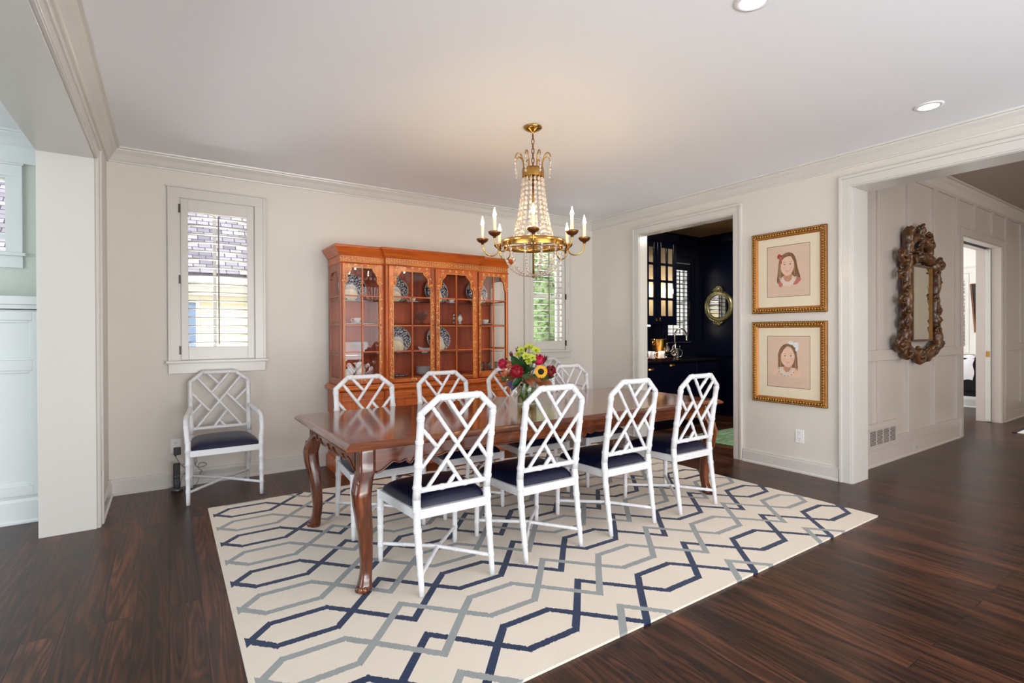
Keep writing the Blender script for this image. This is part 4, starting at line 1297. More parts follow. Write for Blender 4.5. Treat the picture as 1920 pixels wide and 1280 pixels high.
    for i in range(12):
        a = base_a + 2 * pi * (i + .5) / 12
        path = smoothpath([V((r, 0, z)) for r, z in [(.224, 1.878), (.212, 1.82), (.182, 1.757), (.13, 1.707), (.07, 1.683), (.012, 1.678)]], 14)
        mb = MB('crystal'); acc = 0; last = path[0]; want = .006
        for p in path[1:]:
            acc += (p - last).length
            if acc >= want:
                d = (p - last).normalized()
                rot = V((0, 0, 1)).rotation_difference(V((d.x * cos(a), d.x * sin(a), d.z))).to_matrix()
                mb.ball((p.x * cos(a), p.x * sin(a), z_(p.z)), (.0092, .0092, .0125), 7, 5, rot=rot)
                acc = 0; want = .0225
            last = p
        mb.build('basket_strand', t)
chandelier()

# recessed ceiling lights
for x, y, lb in [(2.164, 1.298, 'round recessed ceiling downlight cut by the top edge of the photo'), (4.136, 1.272, 'round recessed ceiling downlight near the right crown moulding')]:
    t = thing('recessed_light', lb, 'ceiling light', (x, y, H), 0, 'recessed downlights')
    MB('plastic_white').lathe([(.056, -.0005), (.078, -.0005), (.078, -.006), (.056, -.009), (.056, -.0005)], 32).build('trim_ring', t)
    MB('led').lathe([(.0005, -.004), (.056, -.004)], 32).build('lens', t)

# ------------------------------------------------------------------ vase and flowers
VC = V((2.2, 3.09, .745))
RT = V((.8307, -.557, 0)); TC = V((-.557, -.8307, 0)); UP = V((0, 0, 1))
def fp(u, v, d=0.0):
    return VC + RT * ((u - 990) / 254) + TC * d + UP * (1.271 - (v - 623.5) / 254 - .745)
t = thing('glass_vase', 'clear cylindrical glass vase of leaves and water on the dining table', 'vase', VC)
MB('vaseglass').lathe([(.0005, .002), (.066, .002), (.07, .006), (.0735, .165), (.0725, .167), (.069, .165), (.066, .012), (.0005, .01)], 32).build('vase_wall', t)
MB('water').lathe([(.0005, .0115), (.0655, .0115), (.0675, .12), (.0005, .12)], 28).build('water', t)
def petal(mb, base, d, n, L, w, m=0, curl=.2, nu=2, nv=4, tip=.0):
    d = V(d).normalized(); n = V(n); n = (n - d * n.dot(d)).normalized(); s_ = d.cross(n)
    def f(u, v):
        ww = w * (sin(pi * (v * .86 + .1)) ** .8 if v < .999 else tip)
        return V(base) + d * (L * v) + s_ * ((u - .5) * ww) + n * (curl * L * v * v + (.12 * ww * (2 * u - 1) ** 2))
    mb.grid(f, nu, nv, m)
def stem_to(mb, p, m=0, r=.0028, spread=.35):
    b = V((VC.x + (p.x - VC.x) * -.12, VC.y + (p.y - VC.y) * -.12, VC.z + .02))
    mid = V((VC.x + (p.x - VC.x) * spread * .5, VC.y + (p.y - VC.y) * spread * .5, VC.z + .16))
    if (mid - V((VC.x, VC.y, mid.z))).length > .05:
        k = .05 / (mid - V((VC.x, VC.y, mid.z))).length
        mid = V((VC.x + (mid.x - VC.x) * k, VC.y + (mid.y - VC.y) * k, mid.z))
    mb.tube(smoothpath([b, mid, p], 6), r, 6, m)
def flower(name, label, cat, p, heads, grp=None):
    r = thing(name, label, cat, VC, 0, grp)
    for nm, mb in heads:
        o = mb.build(nm, r); o.location = -VC
    return r
def facing(p, tilt=.35):
    out = (p - (VC + V((0, 0, .14)))).normalized()
    return (out + TC * tilt).normalized()
rndf = random.Random(3)
def protea(u, v, d, r, m, label, grp='round red and pink blooms'):
    p = fp(u, v, d); ax = facing(p, .5)
    hb = MB(m)
    hb.ball(p - ax * r * .1, r * .82, 14, 10)
    for i in range(130):
        w = V((rndf.gauss(0, 1), rndf.gauss(0, 1), rndf.gauss(0, 1))).normalized()
        if w.dot(ax) < -.45: continue
        b = p + w * r * .66
        dirn = (w + ax * .35).normalized()
        petal(hb, b, dirn, ax + w * .01 + V((.01, 0, 0)), r * .42, r * .2, 0, .1, 1, 3)
    sb = MB('stem'); stem_to(sb, p - ax * r * .7)
    return flower('protea_bloom', label, 'flower', p, [('bloom', hb), ('stem', sb)], grp)
protea(971, 694, .12, .052, 'redpetal', 'large round crimson bloom at the front left of the bouquet')
protea(946, 682, .03, .042, 'pinkpetal', 'magenta bloom at the far left of the bouquet')
protea(1012, 674, .05, .044, 'pinkpetal', 'pink red bloom above the sunflower')
protea(1033, 695, .05, .046, 'darkred', 'dark crimson bloom right of the sunflower')
def pincushion(u, v, d, r, label):
    p = fp(u, v, d); ax = facing(p, .5)
    hb = MB('orange'); hb.ball(p, r * .5, 10, 8)
    for i in range(90):
        w = V((rndf.gauss(0, 1), rndf.gauss(0, 1), rndf.gauss(0, 1))).normalized()
        if w.dot(ax) < -.3: continue
        hb.tube([p + w * r * .4, p + w * r], [.0016, .001], 4)
        hb.ball(p + w * r, .0026, 5, 4)
    sb = MB('stem'); stem_to(sb, p - ax * r * .4)
    flower('pincushion_bloom', label, 'flower', p, [('bloom', hb), ('stem', sb)], 'orange pincushion blooms')
pincushion(950, 696, .1, .034, 'orange spiky pincushion bloom left of the large crimson bloom')
pincushion(957, 686, .09, .024, 'smaller orange spiky bloom tucked under the magenta bloom')
def sunflower(u, v, d, r, ax, label):
    p = fp(u, v, d); ax = V(ax).normalized()
    a1 = ax.orthogonal().normalized(); a2 = ax.cross(a1)
    pb = MB('yellow')
    for ring_, n, L in ((0, 22, 1.0), (1, 18, .85)):
        for i in range(n):
            a = 2 * pi * (i + ring_ * .5) / n + rndf.uniform(-.06, .06)
            dd = a1 * cos(a) + a2 * sin(a)
            petal(pb, p + dd * r * .38 + ax * .002 * ring_, dd + ax * (.12 + .15 * ring_), ax, r * .64 * L, r * .25, 0, -.1, 2, 4)
    db = MB('brown', 'stem')
    rot = V((0, 0, 1)).rotation_difference(ax).to_matrix()
    db.lathe([(r * .46, 0), (r * .44, .006), (r * .3, .011), (r * .12, .008), (.0005, .007)], 20, p, 0, rot)
    for i in range(60):
        q = r * .44 * sqrt((i + .5) / 60); a = i * 2.39996
        db.ball(p + a1 * q * cos(a) + a2 * q * sin(a) + ax * .009, r * .035, 5, 4)
    sb = MB('stem'); stem_to(sb, p - ax * .008)
    flower('sunflower', label, 'flower', p, [('petals', pb), ('disc', db), ('stem', sb)], 'sunflowers')
sunflower(1015, 694, .14, .049, TC + RT * -.25 + UP * .1, 'open yellow sunflower with dark brown centre facing the camera')
sunflower(953, 674, .02, .03, RT * -1 + TC * .35 + UP * .25, 'small yellow sunflower seen from its side at the upper left')
def orchid(u, v, d, r, label):
    p = fp(u, v, d); ax = facing(p, .9)
    a1 = (UP - ax * UP.dot(ax)).normalized(); a2 = ax.cross(a1)
    pb = MB('lime')
    for i in range(5):
        a = 2 * pi * i / 5 + .2
        dd = a2 * sin(a) + a1 * cos(a)
        petal(pb, p, dd + ax * .25, ax, r, r * .85, 0, -.12, 3, 6)
    lb = MB('lime', 'bract'); petal(lb, p, ax * .8 - a1 * .6, a1, r * .5, r * .4, 0, -.5); lb.ball(p + ax * .006, r * .12, 8, 6, 1)
    sb = MB('stem'); stem_to(sb, p - ax * .004, r=.0022)
    flower('orchid_bloom', label, 'flower', p, [('petals', pb), ('lip', lb), ('stem', sb)], 'lime green orchid blooms')
for u, v, d, r, lb in [(980, 656, .02, .036, 'lime green orchid bloom at the top left of the orchid cluster'), (995, 651, -.02, .04, 'lime green orchid bloom at the very top of the bouquet'),
                       (1007, 657, .03, .04, 'lime green orchid bloom at the top right of the cluster'), (988, 667, .07, .036, 'lime green orchid bloom low at the cluster middle'),
                       (1000, 670, .08, .034, 'lime green orchid bloom just above the pink bloom'), (974, 664, .02, .03, 'lime green orchid bloom at the left edge of the cluster'), (993, 677, .07, .03, 'lowest lime green orchid bloom')]:
    orchid(u, v, d, r, lb)
def leucadendron(u, v, d, h, lean, label):
    p = fp(u, v, d); ax = (UP + RT * lean).normalized()
    hb = MB('bract')
    a1 = ax.orthogonal().normalized(); a2 = ax.cross(a1)
    for i in range(16):
        a = i * 2.4; k = i / 16
        dd = (a1 * cos(a) + a2 * sin(a)) * (.55 - .35 * k) + ax
        petal(hb, p - ax * h * (.5 - .4 * k), dd, (a1 * cos(a) + a2 * sin(a)), h * .6, h * .16, 0, .12, 1, 4, .1)
    sb = MB('bract'); stem_to(sb, p - ax * h * .45)
    flower('leucadendron_sprig', label, 'flower', p, [('bracts', hb), ('stem', sb)], 'burgundy pointed sprigs')
leucadendron(1025, 673, -.02, .075, .35, 'burgundy pointed sprig at the upper right of the bouquet')
leucadendron(961, 664, -.02, .06, -.5, 'burgundy pointed sprig at the upper left')
leucadendron(973, 656, -.05, .06, -.25, 'burgundy pointed sprig behind the orchids on the left')
leucadendron(988, 655, .02, .045, 0, 'burgundy sprig rising among the orchids')
def sprig(label, leaves, mat='leaf', name='magnolia_sprig', grp='magnolia leaf sprigs', w=.42):
    r = thing(name, label, 'foliage', VC, 0, grp)
    cen = V((0, 0, 0))
    alt = leaves.pop(0) if isinstance(leaves[0], str) else mat
    for li, (u0, v0, d0, u1, v1, d1, tw, cu) in enumerate(leaves):
        a = fp(u0, v0, d0); b = fp(u1, v1, d1)
        mb = MB(mat if li == len(leaves) - 1 else alt)
        n = (UP * .6 + TC * .8 + RT * tw)
        petal(mb, a, b - a, n, (b - a).length, (b - a).length * w, 0, cu, 4, 8, .05)
        o = mb.build('leaf', r); o.location = -VC
        cen += a
    cen /= len(leaves)
    sb = MB('stem'); stem_to(sb, cen)
    for L in leaves: sb.tube([cen, fp(L[0], L[1], L[2])], .002, 5)
    o = sb.build('stem', r); o.location = -VC
sprig('dark green magnolia leaves standing at the bouquet centre', [(985, 700, .04, 981, 661, .06, .2, .05), (985, 700, .05, 962, 664, .07, -.6, .1), (988, 700, .06, 992, 680, .1, .5, .1)])
sprig('magnolia leaves with brown undersides at the lower right of the bouquet', ['leaf_brown', (1000, 706, .06, 1036, 712, .09, -.3, -.35), (1002, 708, .06, 1030, 724, .1, .2, -.2), (1005, 704, .08, 1042, 702, .05, .3, -.15)])
sprig('magnolia leaves with brown undersides hanging at the lower left', ['leaf_brown', (978, 706, .07, 947, 716, .1, .3, -.4), (976, 704, .06, 938, 702, .06, .1, -.1), (980, 708, .08, 958, 726, .1, -.2, -.3)])
sprig('brown backed magnolia leaves over the front rim of the vase', ['leaf_brown', (985, 704, .09, 1012, 706, .15, -.4, -.35), (984, 704, .09, 1000, 716, .15, 0, -.3), (980, 702, .09, 965, 714, .15, .3, -.4)])
sprig('brown backed magnolia leaves behind the large crimson bloom', ['leaf_brown', (972, 694, .05, 958, 672, .1, .9, -.3), (984, 696, .08, 1002, 686, .12, -.8, -.2)])
sprig('round green eucalyptus leaves around the middle of the bouquet', [(995, 696, .1, 997, 688, .14, 0, .1), (1000, 700, .1, 1008, 706, .14, .2, .1), (950, 706, .08, 943, 712, .12, 0, .1), (1001, 680, .06, 1003, 668, .08, 0, 0), (992, 700, .1, 986, 708, .15, 0, .1), (1020, 706, .1, 1030, 704, .12, 0, .1)], 'sageleaf', 'eucalyptus_sprig', 'eucalyptus sprigs', .8)
sprig('dusky purple leaf at the far left of the bouquet', [(950, 702, .05, 936, 696, .06, .2, .1), (958, 712, .09, 962, 728, .11, .2, .1)], 'purple', 'purple_leaf_sprig', None, .6)
# foliage lining the vase
mb = MB('sageleaf', 'leaf_bright', 'stem')
for i in range(70):
    a = rndf.uniform(0, 2 * pi); z = rndf.uniform(.02, .14); rr = rndf.uniform(.035, .06)
    p = VC + V((rr * cos(a), rr * sin(a), z)); d = V((rndf.uniform(-1, 1), rndf.uniform(-1, 1), rndf.uniform(-.4, 1)))
    d = (d - V((cos(a), sin(a), 0)) * max(0, d.dot(V((cos(a), sin(a), 0))))).normalized()
    petal(mb, p, d, V((cos(a), sin(a), .1)), .035, .022, rndf.choice((0, 1, 1, 2)), 0, 2, 4)
o = mb.build('leaf_filling'); o['kind'] = 'stuff'; tag(o, 'mass of small green leaves packed inside the glass vase', 'leaves')

# ------------------------------------------------------------------ framed portraits
def tubepoly(pts): return [V(p) for p in pts]
def portrait(zc, label, variant):
    t = thing('framed_portrait', label, 'picture', (XR, 2.504, zc), -pi / 2, 'gilt framed child portraits')
    W, Hh, fw = .68, .757, .058
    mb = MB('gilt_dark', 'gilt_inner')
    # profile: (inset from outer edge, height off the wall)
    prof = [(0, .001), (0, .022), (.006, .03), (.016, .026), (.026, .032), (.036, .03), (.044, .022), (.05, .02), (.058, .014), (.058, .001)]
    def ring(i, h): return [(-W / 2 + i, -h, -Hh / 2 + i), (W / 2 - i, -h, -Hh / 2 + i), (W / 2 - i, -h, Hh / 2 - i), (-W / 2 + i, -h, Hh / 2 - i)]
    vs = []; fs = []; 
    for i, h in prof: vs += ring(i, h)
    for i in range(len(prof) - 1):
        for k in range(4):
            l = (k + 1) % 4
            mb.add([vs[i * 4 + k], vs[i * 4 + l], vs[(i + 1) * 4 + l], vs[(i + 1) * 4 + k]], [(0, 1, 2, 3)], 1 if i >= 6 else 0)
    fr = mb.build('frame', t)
    ob = MB('gilt')
    def row(ins, h, sp, rad, alt=0):
        c = ring(ins, h)
        for k in range(4):
            a, b = V(c[k]), V(c[(k + 1) % 4]); L = (b - a).length; n = int(L / sp)
            d = (b - a).normalized()
            ang = atan2(d.z, d.x)
            for i in range(n):
                p = a + d * (L * (i + .5) / n)
                rot = Matrix.Rotation(-ang + (alt if i % 2 else -alt), 3, 'Y')
                ob.ball(p, rad, 6, 4, 0, rot)
    row(.011, .028, .017, (.0075, .004, .0065))
    row(.0285, .03, .024, (.011, .006, .006), .6)
    row(.0285, .033, .024, (.004, .006, .011), .3)
    row(.043, .0235, .011, (.0042, .004, .0042))
    ob.build('carved_ornament', fr)
    iw, ih = W / 2 - fw, Hh / 2 - fw
    mw, mh = .392 / 2, .474 / 2; mz = .008
    mb = MB('mat', 'bevel')
    y = -.0085
    O = [(-iw - .003, -ih - .003), (iw + .003, -ih - .003), (iw + .003, ih + .003), (-iw - .003, ih + .003)]
    I = [(-mw, mz - mh), (mw, mz - mh), (mw, mz + mh), (-mw, mz + mh)]
    I2 = [(-mw + .004, mz - mh + .004), (mw - .004, mz - mh + .004), (mw - .004, mz + mh - .004), (-mw + .004, mz + mh - .004)]
    for A, B, ya, yb, m in ((O, I, y, y, 0), (I, I2, y, y + .002, 1)):
        for k in range(4):
            l = (k + 1) % 4
            mb.add([(A[k][0], ya, A[k][1]), (A[l][0], ya, A[l][1]), (B[l][0], yb, B[l][1]), (B[k][0], yb, B[k][1])], [(0, 1, 2, 3)], m)
    mb.build('picture_mat', t)
    mats = ['blush', 'hair_dk', 'paper', 'hair', 'hair_lt', 'skin', 'skin_sh', 'lip', 'ink', 'pearl', 'redbow', 'coral', 'china_w']
    mb = MB(*mats); ix = {k: i for i, k in enumerate(mats)}
    lay = [0]
    def N(p): return (-mw + 2 * mw * p[0], mz - mh + 2 * mh * p[1])
    def poly(pts, m):
        lay[0] += 1
        yy = y + .002 - .000012 * lay[0]
        q = [N(p) for p in pts]
        mb.add([(a, yy, b) for a, b in q], [tuple(range(len(q)))], ix[m])
    def sm(pts, m, n=5):
        P_ = [V((a, b, 0)) for a, b in pts]; k = len(P_); out = []
        for i in range(k):
            p0, p1, p2, p3 = P_[i - 1], P_[i], P_[(i + 1) % k], P_[(i + 2) % k]
            for j in range(n):
                s = j / n
                v_ = .5 * ((2 * p1) + (p2 - p0) * s + (2 * p0 - 5 * p1 + 4 * p2 - p3) * s * s + (3 * p1 - p0 - 3 * p2 + p3) * s ** 3)
                out.append((v_.x, v_.y))
        poly(out, m)
    def ell(cx, cy, rx, ry, m, n=18, rot=0):
        poly([(cx + rx * cos(a) * cos(rot) - ry * sin(a) * sin(rot), cy + rx * cos(a) * sin(rot) + ry * sin(a) * cos(rot)) for a in [2 * pi * i / n for i in range(n)]], m)
    poly([(.0, .0), (1, 0), (1, 1), (0, 1)], 'paper')
    if variant == 1:
        sm([(.30, .74), (.26, .5), (.24, .3), (.32, .27), (.38, .40), (.62, .40), (.70, .27), (.79, .33), (.73, .52), (.68, .72), (.60, .83), (.47, .855), (.36, .81)], 'hair')
        sm([(.33, .74), (.29, .5), (.28, .33), (.32, .35), (.35, .55), (.37, .72)], 'hair_lt'); sm([(.62, .78), (.67, .6), (.73, .36), (.69, .34), (.63, .5)], 'hair_lt')
        sm([(.36, .36), (.33, .28), (.45, .2), (.62, .23), (.70, .32), (.62, .38)], 'skin')
        sm([(.28, .3), (.30, .2), (.36, .21), (.38, .28)], 'coral'); sm([(.62, .24), (.70, .23), (.80, .32), (.72, .36)], 'coral')
        sm([(.40, .42), (.41, .33), (.5, .29), (.58, .33), (.58, .45)], 'skin_sh')
        sm([(.335, .62), (.35, .5), (.42, .425), (.49, .405), (.56, .43), (.625, .52), (.64, .64), (.61, .74), (.50, .79), (.38, .75)], 'skin')
        sm([(.36, .78), (.35, .71), (.43, .765), (.56, .775), (.645, .69), (.62, .79), (.5, .84)], 'hair')
        cx, cy, dx = .485, .60, .0
        ell(.335, .77, .05, .055, 'redbow', rot=.4); ell(.285, .795, .035, .05, 'redbow', rot=-.5); ell(.335, .70, .022, .06, 'redbow', rot=.1); ell(.32, .765, .018, .02, 'lip')
        ncx, ncy = .50, .35
    else:
        sm([(.27, .66), (.26, .5), (.30, .36), (.38, .33), (.42, .40), (.60, .36), (.66, .26), (.71, .36), (.71, .58), (.67, .76), (.58, .83), (.44, .845), (.33, .78)], 'hair')
        sm([(.30, .66), (.29, .5), (.32, .40), (.35, .5), (.35, .66)], 'hair_lt'); sm([(.67, .68), (.66, .5), (.66, .34), (.69, .42), (.70, .6)], 'hair_lt')
        sm([(.16, .30), (.18, .22), (.30, .3), (.5, .2), (.68, .22), (.78, .21), (.77, .33), (.68, .38), (.40, .40), (.25, .38)], 'skin')
        sm([(.40, .42), (.42, .32), (.5, .29), (.57, .32), (.58, .44)], 'skin_sh')
        sm([(.335, .62), (.345, .5), (.42, .42), (.50, .395), (.57, .42), (.63, .5), (.65, .62), (.62, .74), (.5, .80), (.38, .74)], 'skin')
        sm([(.34, .72), (.35, .66), (.40, .74), (.50, .80), (.62, .74), (.655, .66), (.66, .75), (.57, .83), (.43, .835)], 'hair')
        ell(.565, .865, .065, .035, 'china_w', rot=-.2); ell(.68, .83, .065, .05, 'china_w', rot=.2); ell(.70, .76, .035, .055, 'china_w', rot=-.3); ell(.625, .84, .02, .022, 'pearl')
        cx, cy = .49, .59
        ncx, ncy = .46, .36
    # strands of hair, cheeks, features
    def stroke(pts, w_, m):
        P_ = [V((a, b, 0)) for a, b in pts]
        pp = smoothpath(P_, 6); L_, R_ = [], []
        for i_, p_ in enumerate(pp):
            d_ = (pp[min(i_ + 1, len(pp) - 1)] - pp[max(i_ - 1, 0)]).normalized()
            ww = w_ * (1 - abs(2 * i_ / (len(pp) - 1) - 1) ** 2 * .8)
            L_.append((p_.x - d_.y * ww, p_.y + d_.x * ww)); R_.append((p_.x + d_.y * ww, p_.y - d_.x * ww))
        poly(L_ + R_[::-1], m)
    rs = random.Random(variant)
    for i_ in range(9):
        q = i_ / 8 * .05
        stroke([(cx - .10 - q * .4, cy + .19), (cx - .165 - q * .5, cy + .05), (cx - .185 - q * .8, cy - .12), (cx - .18 - q, cy - .27 + rs.uniform(-.03, .03))], .0035, rs.choice(('hair_dk', 'hair_lt', 'hair')))
        stroke([(cx + .08 + q * .4, cy + .19), (cx + .165 + q * .5, cy + .03), (cx + .18 + q * .8, cy - .12), (cx + .17 + q * 1.3, cy - .26 + rs.uniform(-.03, .03))], .0035, rs.choice(('hair_dk', 'hair_lt', 'hair')))
        stroke([(cx - .12 + .03 * i_, cy + .155), (cx - .09 + .025 * i_, cy + .215), (cx - .02 + .01 * i_, cy + .24)], .003, rs.choice(('hair_dk', 'hair_lt')))
    ell(cx - .085, cy - .045, .045, .034, 'blush'); ell(cx + .095, cy - .04, .042, .034, 'blush')
    stroke([(cx + .15, cy + .08), (cx + .145, cy - .05), (cx + .08, cy - .15), (cx + .0, cy - .175)], .007, 'blush')
    for sx, ex in ((-1, cx - .066), (1, cx + .072)):
        ell(ex, cy + .022, .027, .0125, 'pearl'); ell(ex, cy + .022, .0125, .0125, 'ink'); ell(ex - .004, cy + .026, .003, .003, 'pearl', 8)
        stroke([(ex - .03, cy + .025), (ex, cy + .038), (ex + .03, cy + .024)], .0035, 'ink'); stroke([(ex - .036, cy + .062), (ex, cy + .074), (ex + .036, cy + .062)], .0035, 'hair_lt')
    ell(cx + .003, cy - .042, .018, .009, 'blush'); ell(cx - .006, cy - .046, .004, .003, 'skin_sh', 8); ell(cx + .012, cy - .046, .004, .003, 'skin_sh', 8)
    sm([(cx - .052, cy - .078), (cx - .02, cy - .085), (cx + .025, cy - .084), (cx + .058, cy - .073), (cx + .032, cy - .104), (cx, cy - .112), (cx - .03, cy - .106)], 'lip')
    sm([(cx - .04, cy - .084), (cx, cy - .090), (cx + .044, cy - .08), (cx + .024, cy - .098), (cx - .022, cy - .099)], 'pearl')
    # pearls at the neckline
    for rx, ry, n in ((.115, .10, 15), (.15, .125, 19), (.185, .15, 23)):
        for i in range(n):
            a = pi + pi * (i + .5) / n
            ell(ncx + rx * cos(a), ncy + .03 + ry * sin(a), .0125, .0105, 'pearl', 8)
    if variant == 2:
        for i in range(7):
            a = pi * 1.05 + .9 * pi * i / 7
            ell(ncx + .2 * cos(a), ncy + .03 + .165 * sin(a), .012, .01, 'redbow', 7)
    # pencilled flourish at the lower right of the drawing
    for i in range(9):
        ell(.70 + .017 * i, .115 + .008 * sin(i * 2.1), .011, .0025, 'skin_sh', 6, .7 * (-1) ** i)
    mb.build('drawing', t)
    yg = -.0115
    MB('picglass').add([(-iw - .002, yg, -ih - .002), (iw + .002, yg, -ih - .002), (iw + .002, yg, ih + .002), (-iw - .002, yg, ih + .002)], [(0, 1, 2, 3)]).build('glazing', t)
portrait(1.819, 'upper gilt framed pastel portrait of a child wearing a red hair bow', 1)
portrait(.985, 'lower gilt framed pastel portrait of a child wearing a white hair bow', 2)

# ------------------------------------------------------------------ outlets, phone, vent
def outlet(loc, rotz, label, plug=False):
    t = thing('wall_outlet', label, 'outlet', loc, rotz, 'wall outlets')
    MB('plastic_white').box(-.037, .037, -.006, -.0005, -.06, .06).build('cover_plate', t, bev=.003)
    for zc in (-.026, .026):
        mb = MB('plastic_white', 'dark_slot')
        mb.extr([V((.017 * cos(a) * 1.0, -.0063, zc + max(-.0165, min(.0165, .0195 * sin(a))))) for a in [2 * pi * i / 20 for i in range(20)]], (0, -.0016, 0), 0)
        mb.box(-.008, -.0055, -.0083, -.0079, zc + .001, zc + .01, 1); mb.box(.0055, .008, -.0083, -.0079, zc + .001, zc + .01, 1); mb.box(-.0025, .0025, -.0083, -.0079, zc - .011, zc - .006, 1)
        mb.build('socket', t)
outlet((.053, YB, .337), 0, 'white wall outlet with a black adapter plugged in, beside the armchair')
outlet((XR, 2.405, .327), -pi / 2, 'white wall outlet below the framed portraits')
t = thing('power_adapter', 'black square power adapter plugged into the left wall outlet', 'adapter', (.062, YB - .009, .30))
MB('black').box(-.025, .025, -.04, 0, -.03, .03).build('adapter_body', t, bev=.004)
MB('black').tube([(-.012, -.02, -.03), (-.012, -.02, -.045)], [.006, .004], 8).build('strain_relief', t)
cb = MB('black')
cb.tube(smoothpath([(.05, YB - .03, .255), (.07, YB - .035, .215), (.10, YB - .05, .17), (.125, YB - .06, .155), (.12, YB - .07, .13), (.09, YB - .08, .09), (.08, YB - .1, .03), (.075, YB - .12, .01)], 6), .0018, 6)
cb.tube(smoothpath([(.095, YB - .045, .185), (.15, YB - .05, .19), (.19, YB - .04, .18), (.2, YB - .035, .22), (.195, YB - .03, .25), (.185, YB - .04, .2), (.2, YB - .04, .15), (.25, YB - .035, .145), (.27, YB - .035, .165), (.23, YB - .035, .18), (.205, YB - .04, .15), (.235, YB - .05, .115), (.225, YB - .05, .1), (.2, YB - .08, .03), (.17, YB - .1, .004)], 6), .0018, 6)
tag(cb.build('phone_cord'), 'thin black cord looping from the adapter behind the armchair leg', 'cord')
t = thing('cordless_phone', 'black cordless phone handset standing on its round charger on the floor', 'phone', (.056, 4.985, 0))
MB('greyshoe', 'black').lathe([(.0005, 0), (.042, 0), (.043, .006), (.04, .02), (.034, .024), (.0005, .024)], 28).build('charger_base', t)
mb = MB('black'); mb.box(-.0235, .0235, -.004, .018, .02, .222); hs = mb.build('handset', t, bev=.006)
mb = MB('greyshoe')
mb.lathe([(.006, 0), (.009, 0), (.009, .0012), (.006, .0012)], 14, (0, -.0045, .118), 0, Matrix.Rotation(pi / 2, 3, 'X'))
for r_ in range(4):
    for c_ in range(3):
        mb.box(-.016 + c_ * .0125, -.009 + c_ * .0125, -.0055, -.003, .05 + r_ * .0115, .0565 + r_ * .0115)
for c_ in (-.014, .0095): mb.box(c_, c_ + .005, -.0055, -.003, .108, .125)
mb.build('keypad', hs)
t = thing('wall_vent', 'white wall return air vent grille low on the panelled hall wall', 'vent', (5.67, 2.107, .268))
mb = MB('hallpanel')
for a in (( -.315, .315, -.088, -.07), (-.315, .315, .07, .088), (-.315, -.29, -.07, .07), (.29, .315, -.07, .07)): mb.box(a[0], a[1], -.008, .0, a[2], a[3])
for c_ in (-.15, -.005, .14): mb.box(c_, c_ + .012, -.007, .0, -.07, .07)
mb.build('vent_frame', t)
MB('dark_slot').box(-.29, .29, -.001, -.0003, -.07, .07).build('dark_opening', t)
mb = MB('hallpanel')
for k in range(11):
    z = -.064 + k * .0128
    mb.extr([(-.29, -.007, z - .003), (-.29, -.0065, z - .0045), (-.29, -.003, z - .001), (-.29, -.0035, z + .0005)], (.58, 0, 0))
mb.build('slats', t)
t = thing('baseboard_outlet', 'white outlet cover set into the hall baseboard', 'outlet', (6.487, 2.111, .06))
MB('hallpanel').box(-.062, .062, -.005, 0, -.042, .042).build('cover_plate', t, bev=.002)
MB('hallpanel', 'dark_slot').box(-.032, .032, -.008, -.005, -.016, .016, 0).box(-.022, -.02, -.0085, -.008, -.006, .006, 1).box(.018, .02, -.0085, -.008, -.006, .006, 1).build('socket', t)

